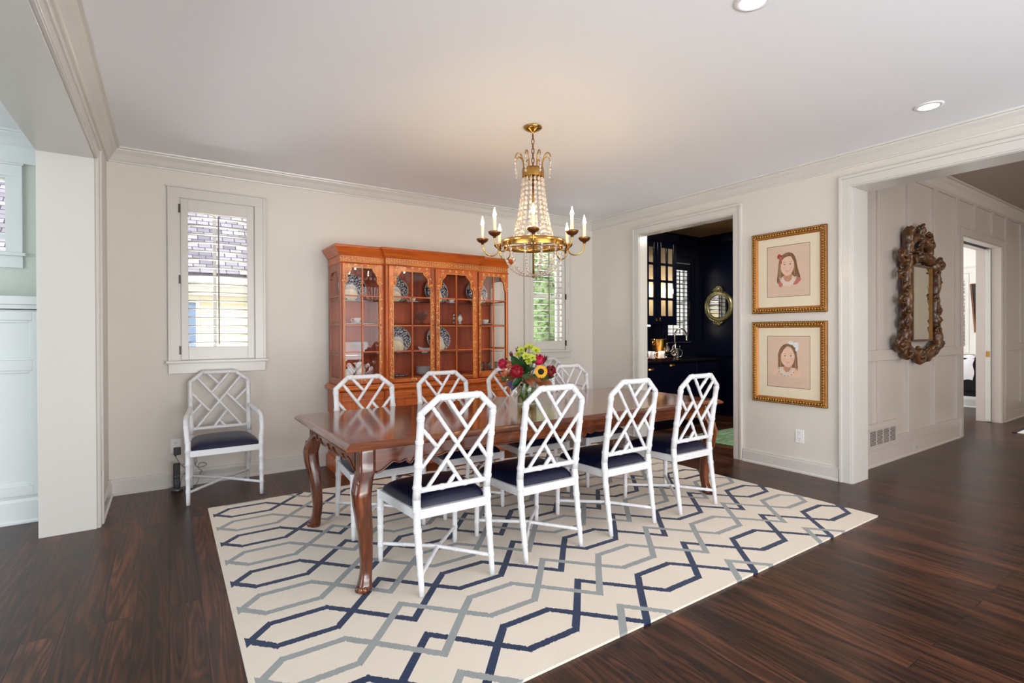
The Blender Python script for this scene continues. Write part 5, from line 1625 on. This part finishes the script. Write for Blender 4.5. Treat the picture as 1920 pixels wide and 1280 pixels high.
# ------------------------------------------------------------------ carved hall mirror
def hall_mirror():
    cx, cz = 6.53, 1.56
    t = thing('carved_mirror', 'tall narrow mirror in a heavily carved dark wood scroll frame on the hall wall', 'mirror', (cx, 2.107, cz))
    blobs = [(6.194, 2.29, .031), (6.468, 2.33, .054), (6.677, 2.276, .034), (6.147, 2.16, .028), (6.162, 2.086, .03), (6.401, 2.145, .043), (6.74, 2.163, .035), (6.434, 2.058, .058), (6.635, 2.048, .053), (5.994, 1.998, .081), (5.948, 1.829, .044), (6.099, 1.894, .05), (6.068, 1.718, .056), (5.992, 1.579, .046), (6.046, 1.482, .057), (6.114, 1.633, .045), (6.037, 1.358, .052), (6.113, 1.284, .045), (5.946, 1.161, .081), (6.097, 1.06, .075), (6.398, 1.026, .084), (6.632, 1.033, .063), (6.814, 1.075, .061), (6.952, 1.147, .057), (6.88, 1.284, .052), (6.924, 1.501, .052), (6.852, 1.634, .043), (6.91, 1.799, .044), (6.962, 2.005, .07), (6.881, 1.892, .041)]
    mb = MB('frame_dark')
    rnd = random.Random(5)
    for i, (x, z, r) in enumerate(blobs):
        x -= cx; z -= cz
        h = 1 if i % 2 else -1; a0 = rnd.uniform(0, 6.28)
        w = 1.35          # scrolls are wider than tall
        pts = []; rad = []
        for k in range(26):
            q = k / 25
            rr = r * (1.0 - .72 * q)
            a = a0 + h * q * 8.5
            pts.append((x + w * rr * cos(a), -.045 - .03 * q + .008 * sin(a * 2), z + rr * sin(a)))
            rad.append(r * (.42 - .18 * q))
        mb.tube(pts, rad, 8)
        mb.ball(pts[-1], r * .34, 8, 6)
        for k in range(3):
            a = rnd.uniform(0, 6.28)
            mb.ball((x + w * r * .8 * cos(a), -.05, z + r * .8 * sin(a)), (r * .4, .02, r * .3), 7, 5, 0, Matrix.Rotation(rnd.uniform(0, 3), 3, 'Y'))
    # body linking the scrolls round the glass
    for pts in ([(-.36, .46), (-.42, .28), (-.4, .02), (-.42, -.22), (-.44, -.4), (-.3, -.5), (0, -.54), (.28, -.5), (.4, -.38), (.36, -.15), (.35, .1), (.38, .32), (.3, .44)], [(-.3, .42), (-.15, .46), (.05, .48), (.25, .44)], [(-.36, .5), (-.37, .66), (-.33, .72)], [(-.12, .5), (-.08, .66), (-.06, .76)], [(.12, .5), (.2, .62), (.16, .7)], [(-.34, .6), (-.2, .66), (0, .64), (.18, .6)]):
        pp = smoothpath([(a, -.035, b) for a, b in pts], 8)
        mb.tube(pp, [.052 + .022 * vnoise((p.x, p.z, 2), 14) for p in pp], 9)
    for i in range(len(mb.v)):
        p = V(mb.v[i]); n_ = vnoise(p, 22) * .012
        mb.v[i] = (p.x + n_, min(-.001, p.y + vnoise(p + V((9, 0, 0)), 18) * .014), p.z + vnoise(p + V((0, 7, 0)), 24) * .01)
    mb.build('carved_frame', t)
    g0, g1, h0, h1 = 6.285 - cx, 6.775 - cx, 1.183 - cz, 1.932 - cz
    mb = MB('gilt_old', 'frame_dark')
    for a in ((g0 - .03, g0, h0 - .02, h1 + .02), (g1, g1 + .03, h0 - .02, h1 + .02), (g0, g1, h0 - .02, h0), (g0, g1, h1, h1 + .02)):
        mb.box(a[0], a[1], -.05, -.004, a[2], a[3], 1 if a[0] < g1 - .001 else 0)
    mb.build('gilt_lip', t, bev=.003)
    MB('mirror').add([(g0, -.034, h0), (g1, -.034, h0), (g1, -.034, h1), (g0, -.034, h1)], [(0, 1, 2, 3)]).build('mirror_glass', t)
hall_mirror()

# ------------------------------------------------------------------ pantry
CZ = .902
t = thing('base_cabinet', 'glossy navy pantry base cabinet with brass pulls under a black worktop', 'cabinet', (5.68, 5.12, 0))
def L_(x): return x - 5.68
mb = MB('navy'); mb.box(L_(4.87), L_(6.5), -.68, -.005, .1, .872); mb.box(L_(4.87), L_(6.48), -.62, -.005, 0, .1); mb.build('carcass', t, bev=.002)
for i, (a, b) in enumerate([(4.875, 5.235), (5.245, 5.985), (5.995, 6.495)]):
    mb = MB('navy')
    z1 = .865; zd = .735 if i != 1 else .865
    def front(z0, z1_):
        m2 = MB('navy')
        m2.box(L_(a), L_(b), -.7, -.68, z0, z1_)
        return m2
    d = front(.115, zd - .006 if i != 1 else .862).build('door', t, bev=.003)
    if i != 1:
        dd = front(zd, .862).build('drawer', t, bev=.003)
        pz, par = (zd + .862) / 2, dd
    else:
        pz, par = .838, d
    xm = (a + b) / 2 if i else 5.07
    if i < 2:
        pb = MB('brass')
        xm = L_(5.49 if i == 1 else 5.08); 
        pb.grid(lambda u, v: (xm + (u - .5) * .1, -.7 - .02 * sin(v * pi * .5) * (1 - (2 * u - 1) ** 4), pz + .012 - .024 * v), 10, 6)
        pb.box(xm - .055, xm + .055, -.704, -.7, pz + .008, pz + .016)
        pb.build('cup_pull', par)
tag(MB('stone').box(4.862, 6.52, 4.405, 5.12, .874, CZ).build('worktop', bev=.004), 'black polished stone worktop on the navy pantry cabinet', 'worktop')
t = thing('wall_cabinet', 'navy glass fronted pantry wall cabinet hanging above the worktop', 'cabinet', (5.45, 5.12, 1.37))
def K(x): return x - 5.45
mb = MB('navy', 'china')
mb.box(K(4.9), K(6.02), -.33, -.003, 0, .03); mb.box(K(4.9), K(6.02), -.33, -.003, 1.14, 1.25); mb.box(K(6.0), K(6.02), -.33, -.003, .03, 1.14); mb.box(K(4.9), K(4.92), -.33, -.003, .03, 1.14)
mb.box(K(4.92), K(6.0), -.02, -.003, .03, 1.14, 1); mb.box(K(5.988), K(5.999), -.3, -.02, .03, 1.14, 1)
mb.box(K(4.9), K(6.06), -.36, -.003, 1.16, 1.27)
mb.build('carcass', t, bev=.002)
for z in (.36, .6, .84): MB('crystalware').box(K(4.92), K(6.0), -.3, -.02, z, z + .008).build('shelf', t)
for a, b in ((5.24, 5.612), (5.618, 6.018)):
    mb = MB('navy'); s = .068
    mb.box(K(a), K(a + s), -.352, -.331, .005, 1.145); mb.box(K(b - s), K(b), -.352, -.331, .005, 1.145)
    mb.box(K(a + s), K(b - s), -.352, -.331, .005, .125); mb.box(K(a + s), K(b - s), -.352, -.331, 1.07, 1.145)
    xm = (a + b) / 2; mb.box(K(xm - .018), K(xm + .018), -.35, -.333, .125, 1.07)
    for z in (.36, .605, .84): mb.box(K(a + s), K(b - s), -.35, -.333, z - .018, z + .018)
    d = mb.build('door', t, bev=.002)
    MB('cabglass').add([(K(a + .05), -.34, .11), (K(b - .05), -.34, .11), (K(b - .05), -.34, 1.08), (K(a + .05), -.34, 1.08)], [(0, 1, 2, 3)]).build('glass_panes', d)
    kx = K(b - .034 if a < 5.5 else a + .034)
    kb = MB('brass'); kb.tube([V((kx + .011 * cos(q * pi / 6), -.362, .07 + .016 * sin(q * pi / 6))) for q in range(12)], .0028, 6, closed=True); kb.ball((kx, -.358, .09), .007, 8, 6); kb.build('ring_pull', d)
t = thing('under_cabinet_light', 'slim warm light bar glowing beneath the pantry wall cabinet', 'light', (5.24, 4.84, 1.369))
MB('nickel').box(-.28, .28, -.03, .03, -.022, 0).build('housing', t); MB('led').box(-.27, .27, -.034, -.03, -.02, -.001).build('diffuser', t)

t = thing('serving_tray', 'copper toned tray holding mugs on the pantry worktop', 'tray', (5.33, 4.56, CZ))
MB('copper').box(-.19, .19, -.1, .1, 0.001, .008).build('tray_base', t, bev=.002)
mb = MB('copper')
for a in ((-.19, .19, -.1, -.095), (-.19, .19, .095, .1), (-.19, -.185, -.1, .1), (.185, .19, -.1, .1)): mb.box(a[0], a[1], a[2], a[3], .006, .028)
mb.build('rim', t)
for x, y, lb in ((5.245, 4.555, 'white mug with dark emblem on the tray, partly behind the door casing'), (5.42, 4.54, 'white mug with dark emblem on the tray beside the gold bucket')):
    t = thing('mug', lb, 'mug', (x, y, CZ + .0085), 2.5, 'mugs on the tray')
    mb = MB('china_w', 'ink'); mb.lathe([(.0005, 0), (.042, 0), (.044, .004), (.044, .108), (.041, .108), (.04, .006), (.0005, .006)], 24)
    for k in range(5):
        for j in range(2):
            a = 2.2 + .17 * k
            mb.obox((.0442 * cos(a), .0442 * sin(a), .045 + .022 * j + .006 * (k % 2)), (.006, .0012, .016), Matrix.Rotation(a + pi / 2, 3, 'Z'), 1)
    mb.build('mug_body', t)
    MB('china_w').tube(smoothpath([(.042, 0, .09), (.075, 0, .088), (.08, 0, .055), (.068, 0, .028), (.042, 0, .02)], 5), .006, 8).build('handle', t)
t = thing('gold_bucket', 'tall hammered gold ice bucket on the pantry worktop', 'bucket', (5.56, 4.7, CZ), 0)
mb = MB('gold_tray'); n = 48
prof = [(.0005, .001), (.075, .001), (.08, .01), (.1, .27), (.104, .275), (.098, .27), (.076, .015), (.0005, .012)]
vs = []; fs = []
for r, z in prof:
    for k in range(n):
        a = 2 * pi * k / n; q = 1 + .05 * sin(a * 6 + z * 4)
        vs.append((r * q * cos(a), r * q * sin(a), z))
for i in range(len(prof) - 1):
    for k in range(n):
        l = (k + 1) % n; fs.append((i * n + k, i * n + l, (i + 1) * n + l, (i + 1) * n + k))
mb.add(vs, fs, 0, True); mb.build('bucket_wall', t)
for sx in (-1, 1): MB('gold_tray').tube(smoothpath([(sx * .098, 0, .24), (sx * .125, 0, .235), (sx * .125, 0, .2), (sx * .095, 0, .195)], 5), .004, 6).build('handle', t)
t = thing('coffee_urn', 'ornate silver coffee pot with curved spout beside the gold bucket', 'coffee pot', (5.74, 4.74, CZ), 2.4)
MB('silver').lathe([(.0005, 0), (.05, 0), (.052, .008), (.03, .02), (.024, .035), (.05, .06), (.064, .1), (.058, .15), (.036, .19), (.034, .2), (.042, .205), (.0005, .207)], 24).build('pot_body', t)
MB('silver').lathe([(.04, .205), (.03, .228), (.012, .24), (.008, .25), (.013, .262), (.0005, .275)], 20).build('lid', t)
MB('silver').tube(smoothpath([(.05, 0, .18), (.1, 0, .19), (.11, 0, .12), (.06, 0, .075)], 6), .006, 8).build('handle', t)
MB('silver').tube(smoothpath([(-.055, 0, .09), (-.09, 0, .12), (-.1, 0, .17), (-.13, 0, .2)], 6), [.016 - .0005 * i for i in range(19)], 8).build('spout', t)
t = thing('silver_creamer', 'straight sided silver pitcher with round handle next to the tap', 'pitcher', (5.82, 4.62, CZ), -.4)
MB('silver').lathe([(.0005, 0), (.042, 0), (.044, .006), (.042, .02), (.042, .135), (.046, .142), (.042, .142), (.039, .02), (.0005, .012)], 24).build('pitcher_wall', t)
MB('silver').tube(smoothpath([(.042, 0, .12), (.078, 0, .118), (.088, 0, .075), (.07, 0, .035), (.042, 0, .03)], 5), .005, 8).build('handle', t)
t = thing('silver_sugar_bowl', 'small silver lidded sugar bowl between the coffee pot and pitcher', 'sugar bowl', (5.72, 4.58, CZ))
MB('silver').lathe([(.0005, 0), (.03, 0), (.02, .012), (.04, .035), (.046, .06), (.036, .08), (.0005, .082)], 20).build('bowl_body', t)
MB('silver').lathe([(.036, .08), (.022, .098), (.006, .104), (.009, .114), (.0005, .122)], 16).build('lid', t)
for x, y, h, lb in ((5.3, 4.78, .33, 'tall slim glass bottle at the left end of the pantry worktop'), (5.43, 4.84, .38, 'tallest slim glass bottle behind the gold bucket')):
    t = thing('glass_bottle', lb, 'bottle', (x, y, CZ), 0, 'glass bottles on the pantry worktop')
    MB('crystalware').lathe([(.0005, .001), (.034, .001), (.035, .01), (.035, h * .6), (.014, h * .72), (.012, h * .93), (.0005, h * .93)], 18).build('bottle_body', t)
    MB('nickel').lathe([(.013, h * .92), (.014, h), (.0005, h)], 12).build('stopper', t)
t = thing('copper_canister', 'copper topped jar standing behind the left mug', 'canister', (5.16, 4.72, CZ))
MB('crystalware').lathe([(.0005, .001), (.05, .001), (.05, .15), (.0005, .15)], 20).build('jar_body', t)
MB('copper').lathe([(.053, .15), (.053, .18), (.015, .19), (.012, .205), (.0005, .207)], 20).build('lid', t)
t = thing('kitchen_tap', 'tall gooseneck brushed nickel kitchen tap on the pantry worktop', 'tap', (5.99, 4.78, CZ))
mb = MB('nickel'); mb.lathe([(.0005, 0), (.03, 0), (.03, .008), (.02, .014), (.019, .05), (.022, .056), (.022, .066), (.018, .07), (.0175, .1), (.021, .106), (.021, .118), (.0165, .124), (.0165, .22), (.0005, .222)], 20); mb.build('tap_body', t)
mb = MB('nickel'); mb.tube(smoothpath([(0, 0, .2), (0, 0, .33), (.03, -.015, .395), (.085, -.04, .415), (.14, -.065, .385), (.16, -.075, .33)], 7), .0115, 10); mb.build('spout', t)
mb = MB('nickel'); mb.lathe([(.012, .005), (.016, -.01), (.014, -.05), (.02, -.075), (.019, -.085), (.0005, -.085)], 16, (.162, -.076, .325)); mb.build('spray_head', t)
mb = MB('nickel'); mb.tube([(.015, -.01, .11), (.065, -.03, .112)], .007, 8); mb.tube([(.065, -.03, .11), (.068, -.031, .185)], [.006, .0045], 8); mb.build('lever', t)

t = thing('round_mirror', 'round pale gilt mirror with a crest on the navy pantry wall', 'mirror', (6.998, 4.76, 1.655), -pi / 2)
rx = Matrix.Rotation(pi / 2, 3, 'X')
mb = MB('gilt_pale')
mb.lathe([(.172, .012), (.178, .03), (.19, .034), (.2, .028), (.208, .04), (.224, .044), (.236, .034), (.246, .018), (.246, .001)], 56, rot=rx)
for i in range(44):
    a = 2 * pi * i / 44
    mb.ball((.226 * cos(a), -.046, .226 * sin(a)), (.011, .008, .006), 6, 4, 0, Matrix.Rotation(-a, 3, 'Y'))
fr = mb.build('round_frame', t)
mb = MB('gilt_pale')
for cz_, sg, s_ in ((.245, 1, 1.0), (-.24, -1, .75)):
    for i in range(9):
        a = pi / 2 + (i - 4) * .36
        r = .075 * s_
        mb.ball((r * .75 * cos(a), -.03, cz_ + sg * r * .65 * sin(a)), (.03 * s_, .018, .011 * s_), 7, 5, 0, Matrix.Rotation(-sg * a, 3, 'Y'))
    mb.ball((0, -.035, cz_ + sg * .02), (.03 * s_, .022, .03 * s_), 10, 7)
    for h in (-1, 1):
        pts = [(h * (.05 + .035 * s_ * (1 - q * .6) * cos(q * 6.5)), -.035, cz_ + sg * (-.005 + .03 * (1 - q * .6) * sin(q * 6.5))) for q in [k / 16 for k in range(17)]]
        mb.tube(pts, .008 * s_, 6)
mb.build('crest', fr)
MB('mirror').lathe([(.0005, .012), (.174, .012)], 48, rot=rx).build('mirror_glass', t)
tag(MB('greenrug').box(5.18, 6.6, 2.75, 3.99, .001, .012).build('pantry_mat', bev=.003), 'green woven mat on the pantry floor beyond the doorway', 'rug')

# ------------------------------------------------------------------ left room
t = thing('built_in_cabinet', 'tall white panelled built-in cabinet beyond the left opening', 'cabinet', (-1.45, 5.12, 0))
mb = MB('trim_cool'); mb.box(-1.0, .762, -.38, -.004, 0.001, 1.44); mb.build('carcass', t)
mb = MB('trim_cool')
mb.box(-1.02, .765, -.43, -.004, 1.475, 1.53); mb.box(-1.01, .764, -.41, -.004, 1.445, 1.475); mb.build('top_shelf', t, bev=.003)
mb = MB('trim_cool'); mb.extr([(-1.0, -.38, .001), (-1.0, -.42, .001), (-1.0, -.42, .012), (-1.0, -.405, .024), (-1.0, -.405, .145), (-1.0, -.395, .165), (-1.0, -.38, .17)], (1.762, 0, 0)); mb.build('base_board', t)
for x0, x1 in ((-.98, -.42), (-.41, .15), (.16, .74)):
    mb = MB('trim_cool')
    for z0, z1 in ((.185, 1.43),):
        for a in ((x0, x0 + .055, z0, z1), (x1 - .055, x1, z0, z1), (x0 + .055, x1 - .055, z0, z0 + .06), (x0 + .055, x1 - .055, z1 - .06, z1), (x0 + .055, x1 - .055, 1.03, 1.10)):
            mb.box(a[0], a[1], -.4, -.38, a[2], a[3])
        for za, zb in ((z0 + .06, 1.03), (1.10, z1 - .06)):
            for a in ((x0 + .055, x0 + .072, za, zb), (x1 - .072, x1 - .055, za, zb), (x0 + .072, x1 - .072, za, za + .017), (x0 + .072, x1 - .072, zb - .017, zb)):
                mb.box(a[0], a[1], -.391, -.38, a[2], a[3])
    mb.build('door', t, bev=.002)

# ------------------------------------------------------------------ hall and study
tag(MB('striped').box(8.72, 10.6, .55, 1.85, .001, .011).build('striped_rug', bev=.002), 'black and white striped rug on the hall floor at the right edge', 'rug')
t = thing('lounge_chair', 'black upholstered armchair in the room beyond the hall doorway', 'chair', (10.45, 2.86, 0), pi / 2 + .15)
mb = MB('blackfab'); mb.box(-.34, .34, -.33, .34, .27, .45); mb.build('seat', t, bev=.03)
mb = MB('blackfab'); mb.extr([V((-.34, .26, .35)), V((-.34, .38, .35)), V((-.34, .47, .86)), V((-.34, .39, .88))], (.68, 0, 0)); mb.build('backrest', t, bev=.02)
for sx in (-1, 1):
    mb = MB('blackfab'); x0, x1 = sorted((sx * .31, sx * .4)); mb.box(x0, x1, -.3, .38, .27, .66); mb.build('armrest', t, bev=.025)
    for yy in (-.28, .32):
        MB('black').tube([(sx * .32, yy, .28), (sx * .37, yy * 1.15, .005)], [.028, .014], 10).build('leg', t)
mb = MB('blackfab'); mb.grid(lambda u, v: ((u - .5) * .46, .2 - .1 * (1 - (2 * u - 1) ** 4) * (1 - (2 * v - 1) ** 4) + .1 * v, .46 + .26 * v), 12, 12); mb.grid(lambda u, v: ((u - .5) * .46, .2 + .02 + .1 * v, .46 + .26 * v), 6, 6)
tag(mb.build('throw_pillow', loc=(10.45, 2.86, 0), rotz=pi / 2 + .15), 'dark ribbed pillow on the black armchair', 'pillow')
mb = MB('whitefab', 'blackfab')
mb.grid(lambda u, v: (-.25 + .42 * u + .01 * sin(v * 20), .36 + .16 * v if v < .45 else .432 + .09 * sin((v - .45) * 3), (.9 - .3 * (.45 - v) / .45 if v < .45 else .9 - .8 * (v - .45) ** 1.3) + .01 * sin(u * 14)), 20, 20, 0)
tag(mb.build('throw_blanket', loc=(10.45, 2.86, 0), rotz=pi / 2 + .15), 'white throw draped over the back of the black armchair', 'blanket')
t = thing('wall_screen', 'dark flat panel with brown wooden edge on the far room wall', 'screen', (RX - .02, 2.62, 1.64), -pi / 2)
mb = MB('black'); mb.extr([(-.19, -.06, .39), (-.14, -.03, -.4), (.2, -.03, -.4), (.2, -.06, .39)], (0, -.02, 0)); mb.build('panel', t)
mb = MB('tvwood'); mb.extr([(-.215, -.02, .40), (-.19, -.02, .40), (-.14, -.015, -.4), (-.16, -.015, -.4)], (0, -.066, 0)); mb.box(-.2, .2, -.082, -.0, .39, .405); mb.build('wood_edge', t)

# ------------------------------------------------------------------ outside
struct(MB('pale_ground').box(-14, 22, 5.4, 30, -.4, -.3).build('ground'))
t = thing('neighbour_house', 'cream sided house with grey shingle roof seen through the left window', 'house', (-.7, 9.2, -.3))
mb = MB('siding')
for k in range(20):
    z = k * .12
    mb.extr([(-5.2, 0, z), (-5.2, -.022, z), (-5.2, -.006, z + .12), (-5.2, 0, z + .12)], (10.2, 0, 0))
mb.box(-5.2, 5.0, 0, 4, 0, 2.4)
mb.build('siding_wall', t)
mb = MB('ext_trim'); mb.box(-5.5, 5.2, -.35, 0.02, 2.36, 2.4); mb.box(-5.5, 5.2, -.37, -.34, 2.34, 2.5); mb.box(-5.2, 5.0, -.03, 0, 2.16, 2.36); mb.build('eaves', t)
rf = MB('shingle'); rf.box(-5.5, 5.2, 0, 6.0, -.05, 0.0)
o = rf.build('roof', t); o.location = (0, -.4, 2.47); o.rotation_euler = (radians(42), 0, 0)
for x0, x1, z0, z1 in ((.62, 1.06, .4, 2.05), (-2.6, -1.8, .6, 1.9)):
    mb = MB('ext_trim'); w = .05
    for a in ((x0 - w, x0, z0, z1), (x1, x1 + w, z0, z1), (x0 - w, x1 + w, z0 - w, z0), (x0 - w, x1 + w, z1, z1 + w), ((x0 + x1) / 2 - .012, (x0 + x1) / 2 + .012, z0, z1), (x0, x1, (z0 + z1) / 2 - .012, (z0 + z1) / 2 + .012)): mb.box(a[0], a[1], -.05, 0, a[2], a[3])
    f = mb.build('window_frame', t)
    MB('bluepane').box(x0, x1, -.03, -.024, z0, z1).build('pane', f)
t = thing('garden_house', 'cream sided wall of another house beyond the right window', 'house', (6.95, 8.6, -.3))
mb = MB('siding'); mb.box(0, 6, 0, 5, 0, 3.4)
for k in range(28): mb.extr([(0, 0, k * .12), (0, -.022, k * .12), (0, -.006, k * .12 + .12), (0, 0, k * .12 + .12)], (6, 0, 0))
mb.build('siding_wall', t)
mb = MB('ext_trim'); mb.box(-.03, .09, -.035, .0, 0, 3.4); mb.box(-.3, 6.2, -.3, .0, 3.4, 3.5); mb.build('corner_board', t)
def bush(x, y, h, w, label, m, n=700, grp='shrubs outside the right window', seed=1):
    rb = random.Random(seed)
    t = thing('garden_shrub', label, 'shrub', (x, y, -.3), 0, grp)
    mb = MB(m)
    for i in range(n):
        d = V((rb.gauss(0, 1), rb.gauss(0, 1), rb.gauss(0, 1))).normalized() * rb.uniform(.72, 1.02)
        lump = 1 + .25 * vnoise(d * 2 + V((seed, 0, 0)))
        p = V((d.x * w * lump, d.y * w * lump, h * .52 + d.z * h * .5 * lump))
        a = V((rb.gauss(0, 1), rb.gauss(0, 1), rb.gauss(0, 1))).normalized() * .06; b = a.orthogonal().normalized() * .028
        mb.add([p - a, p - b, p + a, p + b], [(0, 1, 2, 3)], 0)
    mb.ball((0, 0, h * .52), (w * .72, w * .72, h * .38), 12, 8)
    mb.build('foliage', t)
    MB('tvwood').tube([(0, 0, 0), (0, 0, h * .4)], .05, 8).build('trunk', t)
bush(5.55, 7.4, 3.1, .62, 'tall green shrub outside the right window, left of the cream wall', 'bush', 1500, seed=1)
bush(6.3, 8.75, 2.9, .45, 'paler green shrub outside the right window beside the cream wall', 'bush2', 1200, seed=2)
bush(-1.85, 8.5, 2.35, .55, 'green shrub low in the left room window', 'bush', 900, None, seed=4)
t = thing('brick_building', 'whitewashed brick building outside the far room window', 'building', (13.6, 4.2, 0))
MB('brickw').box(-.1, .1, -2.5, 2.5, -.3, 3.6).build('brick_face', t)

# ------------------------------------------------------------------ light
w = bpy.data.worlds.new('sky'); SC.world = w; w.use_nodes = True
nt = w.node_tree; bg = nt.nodes['Background']
sky = nt.nodes.new('ShaderNodeTexSky'); sky.sky_type = 'HOSEK_WILKIE'; sky.turbidity = 4; sky.ground_albedo = .5
sky.sun_direction = V((-.3, -.6, .75)).normalized()
mixn = nt.nodes.new('ShaderNodeMix'); mixn.data_type = 'RGBA'; mixn.inputs['Factor'].default_value = .55
nt.links.new(sky.outputs[0], mixn.inputs[6]); mixn.inputs[7].default_value = (1, 1, 1, 1)
nt.links.new(mixn.outputs[2], bg.inputs[0]); bg.inputs[1].default_value = 1.5
def lamp(name, typ, loc, energy, color=(1, 1, 1), rot=(0, 0, 0), size=1, sy=None, **kw):
    d = bpy.data.lights.new(name, typ); d.energy = energy; d.color = color
    if typ == 'AREA':
        d.size = size
        if sy: d.shape = 'RECTANGLE'; d.size_y = sy
    for k, v in kw.items(): setattr(d, k, v)
    o = bpy.data.objects.new(name, d); COL.objects.link(o); o.location = loc; o.rotation_euler = rot
    return o
lamp('sun', 'SUN', (0, -5, 12), 4.6, (1, .96, .88), (radians(48), 0, radians(-25)), angle=.02)
lamp('rear_fill', 'AREA', (2.3, -3.6, 1.6), 105, (.99, .99, 1), (radians(90), 0, 0), 4.5, 2.2)  # added soft fill before the closed rear wall, standing in for daylight
lamp('ceiling_fill', 'AREA', (2.0, -2.3, .5), 125, (.98, .985, 1), (radians(135), 0, 0), 4.0, 1.6)  # added uplight behind the camera to brighten the ceiling
lamp('low_fill', 'AREA', (.9, -.3, .3), 12, (.92, .96, 1), (radians(112), 0, radians(-25)), 1.6, .5)  # added low lamp lifting the far ceiling; no window stands here
for x in (.37, 3.97): lamp('ground_bounce_fill', 'AREA', (x, 7.1, -.15), 260, (.94, .97, 1), (radians(232), 0, 0), 2.4, 1.0)  # added upward lamps, unseen below the sills, imitating light off sunlit ground
lamp('left_room_fill', 'AREA', (-3.9, 1.0, 1.5), 125, (.86, .95, 1.0), (0, radians(-90), 0), 2.2, 4.5)  # added cool area lamp standing in for the left room's daylight
lamp('hall_fill', 'AREA', (8.0, -1.6, 2.6), 42, (1, .86, .72), (radians(45), 0, 0), 3.0, 1.5)  # added warm fill aimed at the hall wall, no fixture
lamp('study_fill', 'AREA', (9.2, 5.4, 1.7), 140, (.96, .98, 1), (radians(-90), 0, 0), 2.5, 1.8)  # added fill brightening the room beyond the hall doorway
lamp('pantry_light', 'AREA', (5.9, 3.4, 2.68), 34, (1, .92, .82), (0, 0, 0), .6)
lamp('cabinet_lamp', 'POINT', (5.3, 4.88, 1.86), 5, (1, .8, .55), shadow_soft_size=.03)
lamp('cabinet_lamp', 'POINT', (5.81, 4.88, 1.86), 5, (1, .8, .55), shadow_soft_size=.03)
lamp('hall_end_fill', 'AREA', (10.8, -1.0, 2.8), 30, (1, .86, .68), (0, radians(-40), 0), 1.5, 1.5)  # added lamp brightening the end wall that the hall mirror reflects
lamp('under_cabinet_lamp', 'AREA', (5.24, 4.84, 1.34), 9.0, (1, .8, .55), (0, 0, 0), .5, .05)
for x, y in ((2.164, 1.298), (4.136, 1.272)):
    lamp('downlight', 'SPOT', (x, y, H - .03), 16, (1, .92, .82), spot_size=radians(110), spot_blend=.6, shadow_soft_size=.05)

# ------------------------------------------------------------------ camera
f, cyp, yaw, pitch, roll, hc = 963.690391, 627.228868, 5.90413077e-01, -3.87917237e-03, -4.26976545e-03, 1.27107743
fw = V((sin(yaw) * cos(pitch), cos(yaw) * cos(pitch), sin(pitch)))
r0 = V((cos(yaw), -sin(yaw), 0)); u0 = r0.cross(fw)
rr = r0 * cos(roll) + u0 * sin(roll); uu = -r0 * sin(roll) + u0 * cos(roll)
cd = bpy.data.cameras.new('camera'); co = bpy.data.objects.new('camera', cd); COL.objects.link(co)
co.matrix_world = Matrix(((rr.x, uu.x, -fw.x, 0), (rr.y, uu.y, -fw.y, 0), (rr.z, uu.z, -fw.z, hc), (0, 0, 0, 1)))
cd.sensor_width = 36; cd.lens = f / 1920 * 36; cd.shift_y = -(640 - cyp) / 1920; cd.clip_start = .05; cd.clip_end = 200
SC.camera = co
SC.view_settings.view_transform = 'Standard'
SC.view_settings.exposure = 0.2
SC.cycles.use_denoising = True
SC.cycles.max_bounces = 10
SC.cycles.transparent_max_bounces = 16
SC.cycles.sample_clamp_indirect = 8
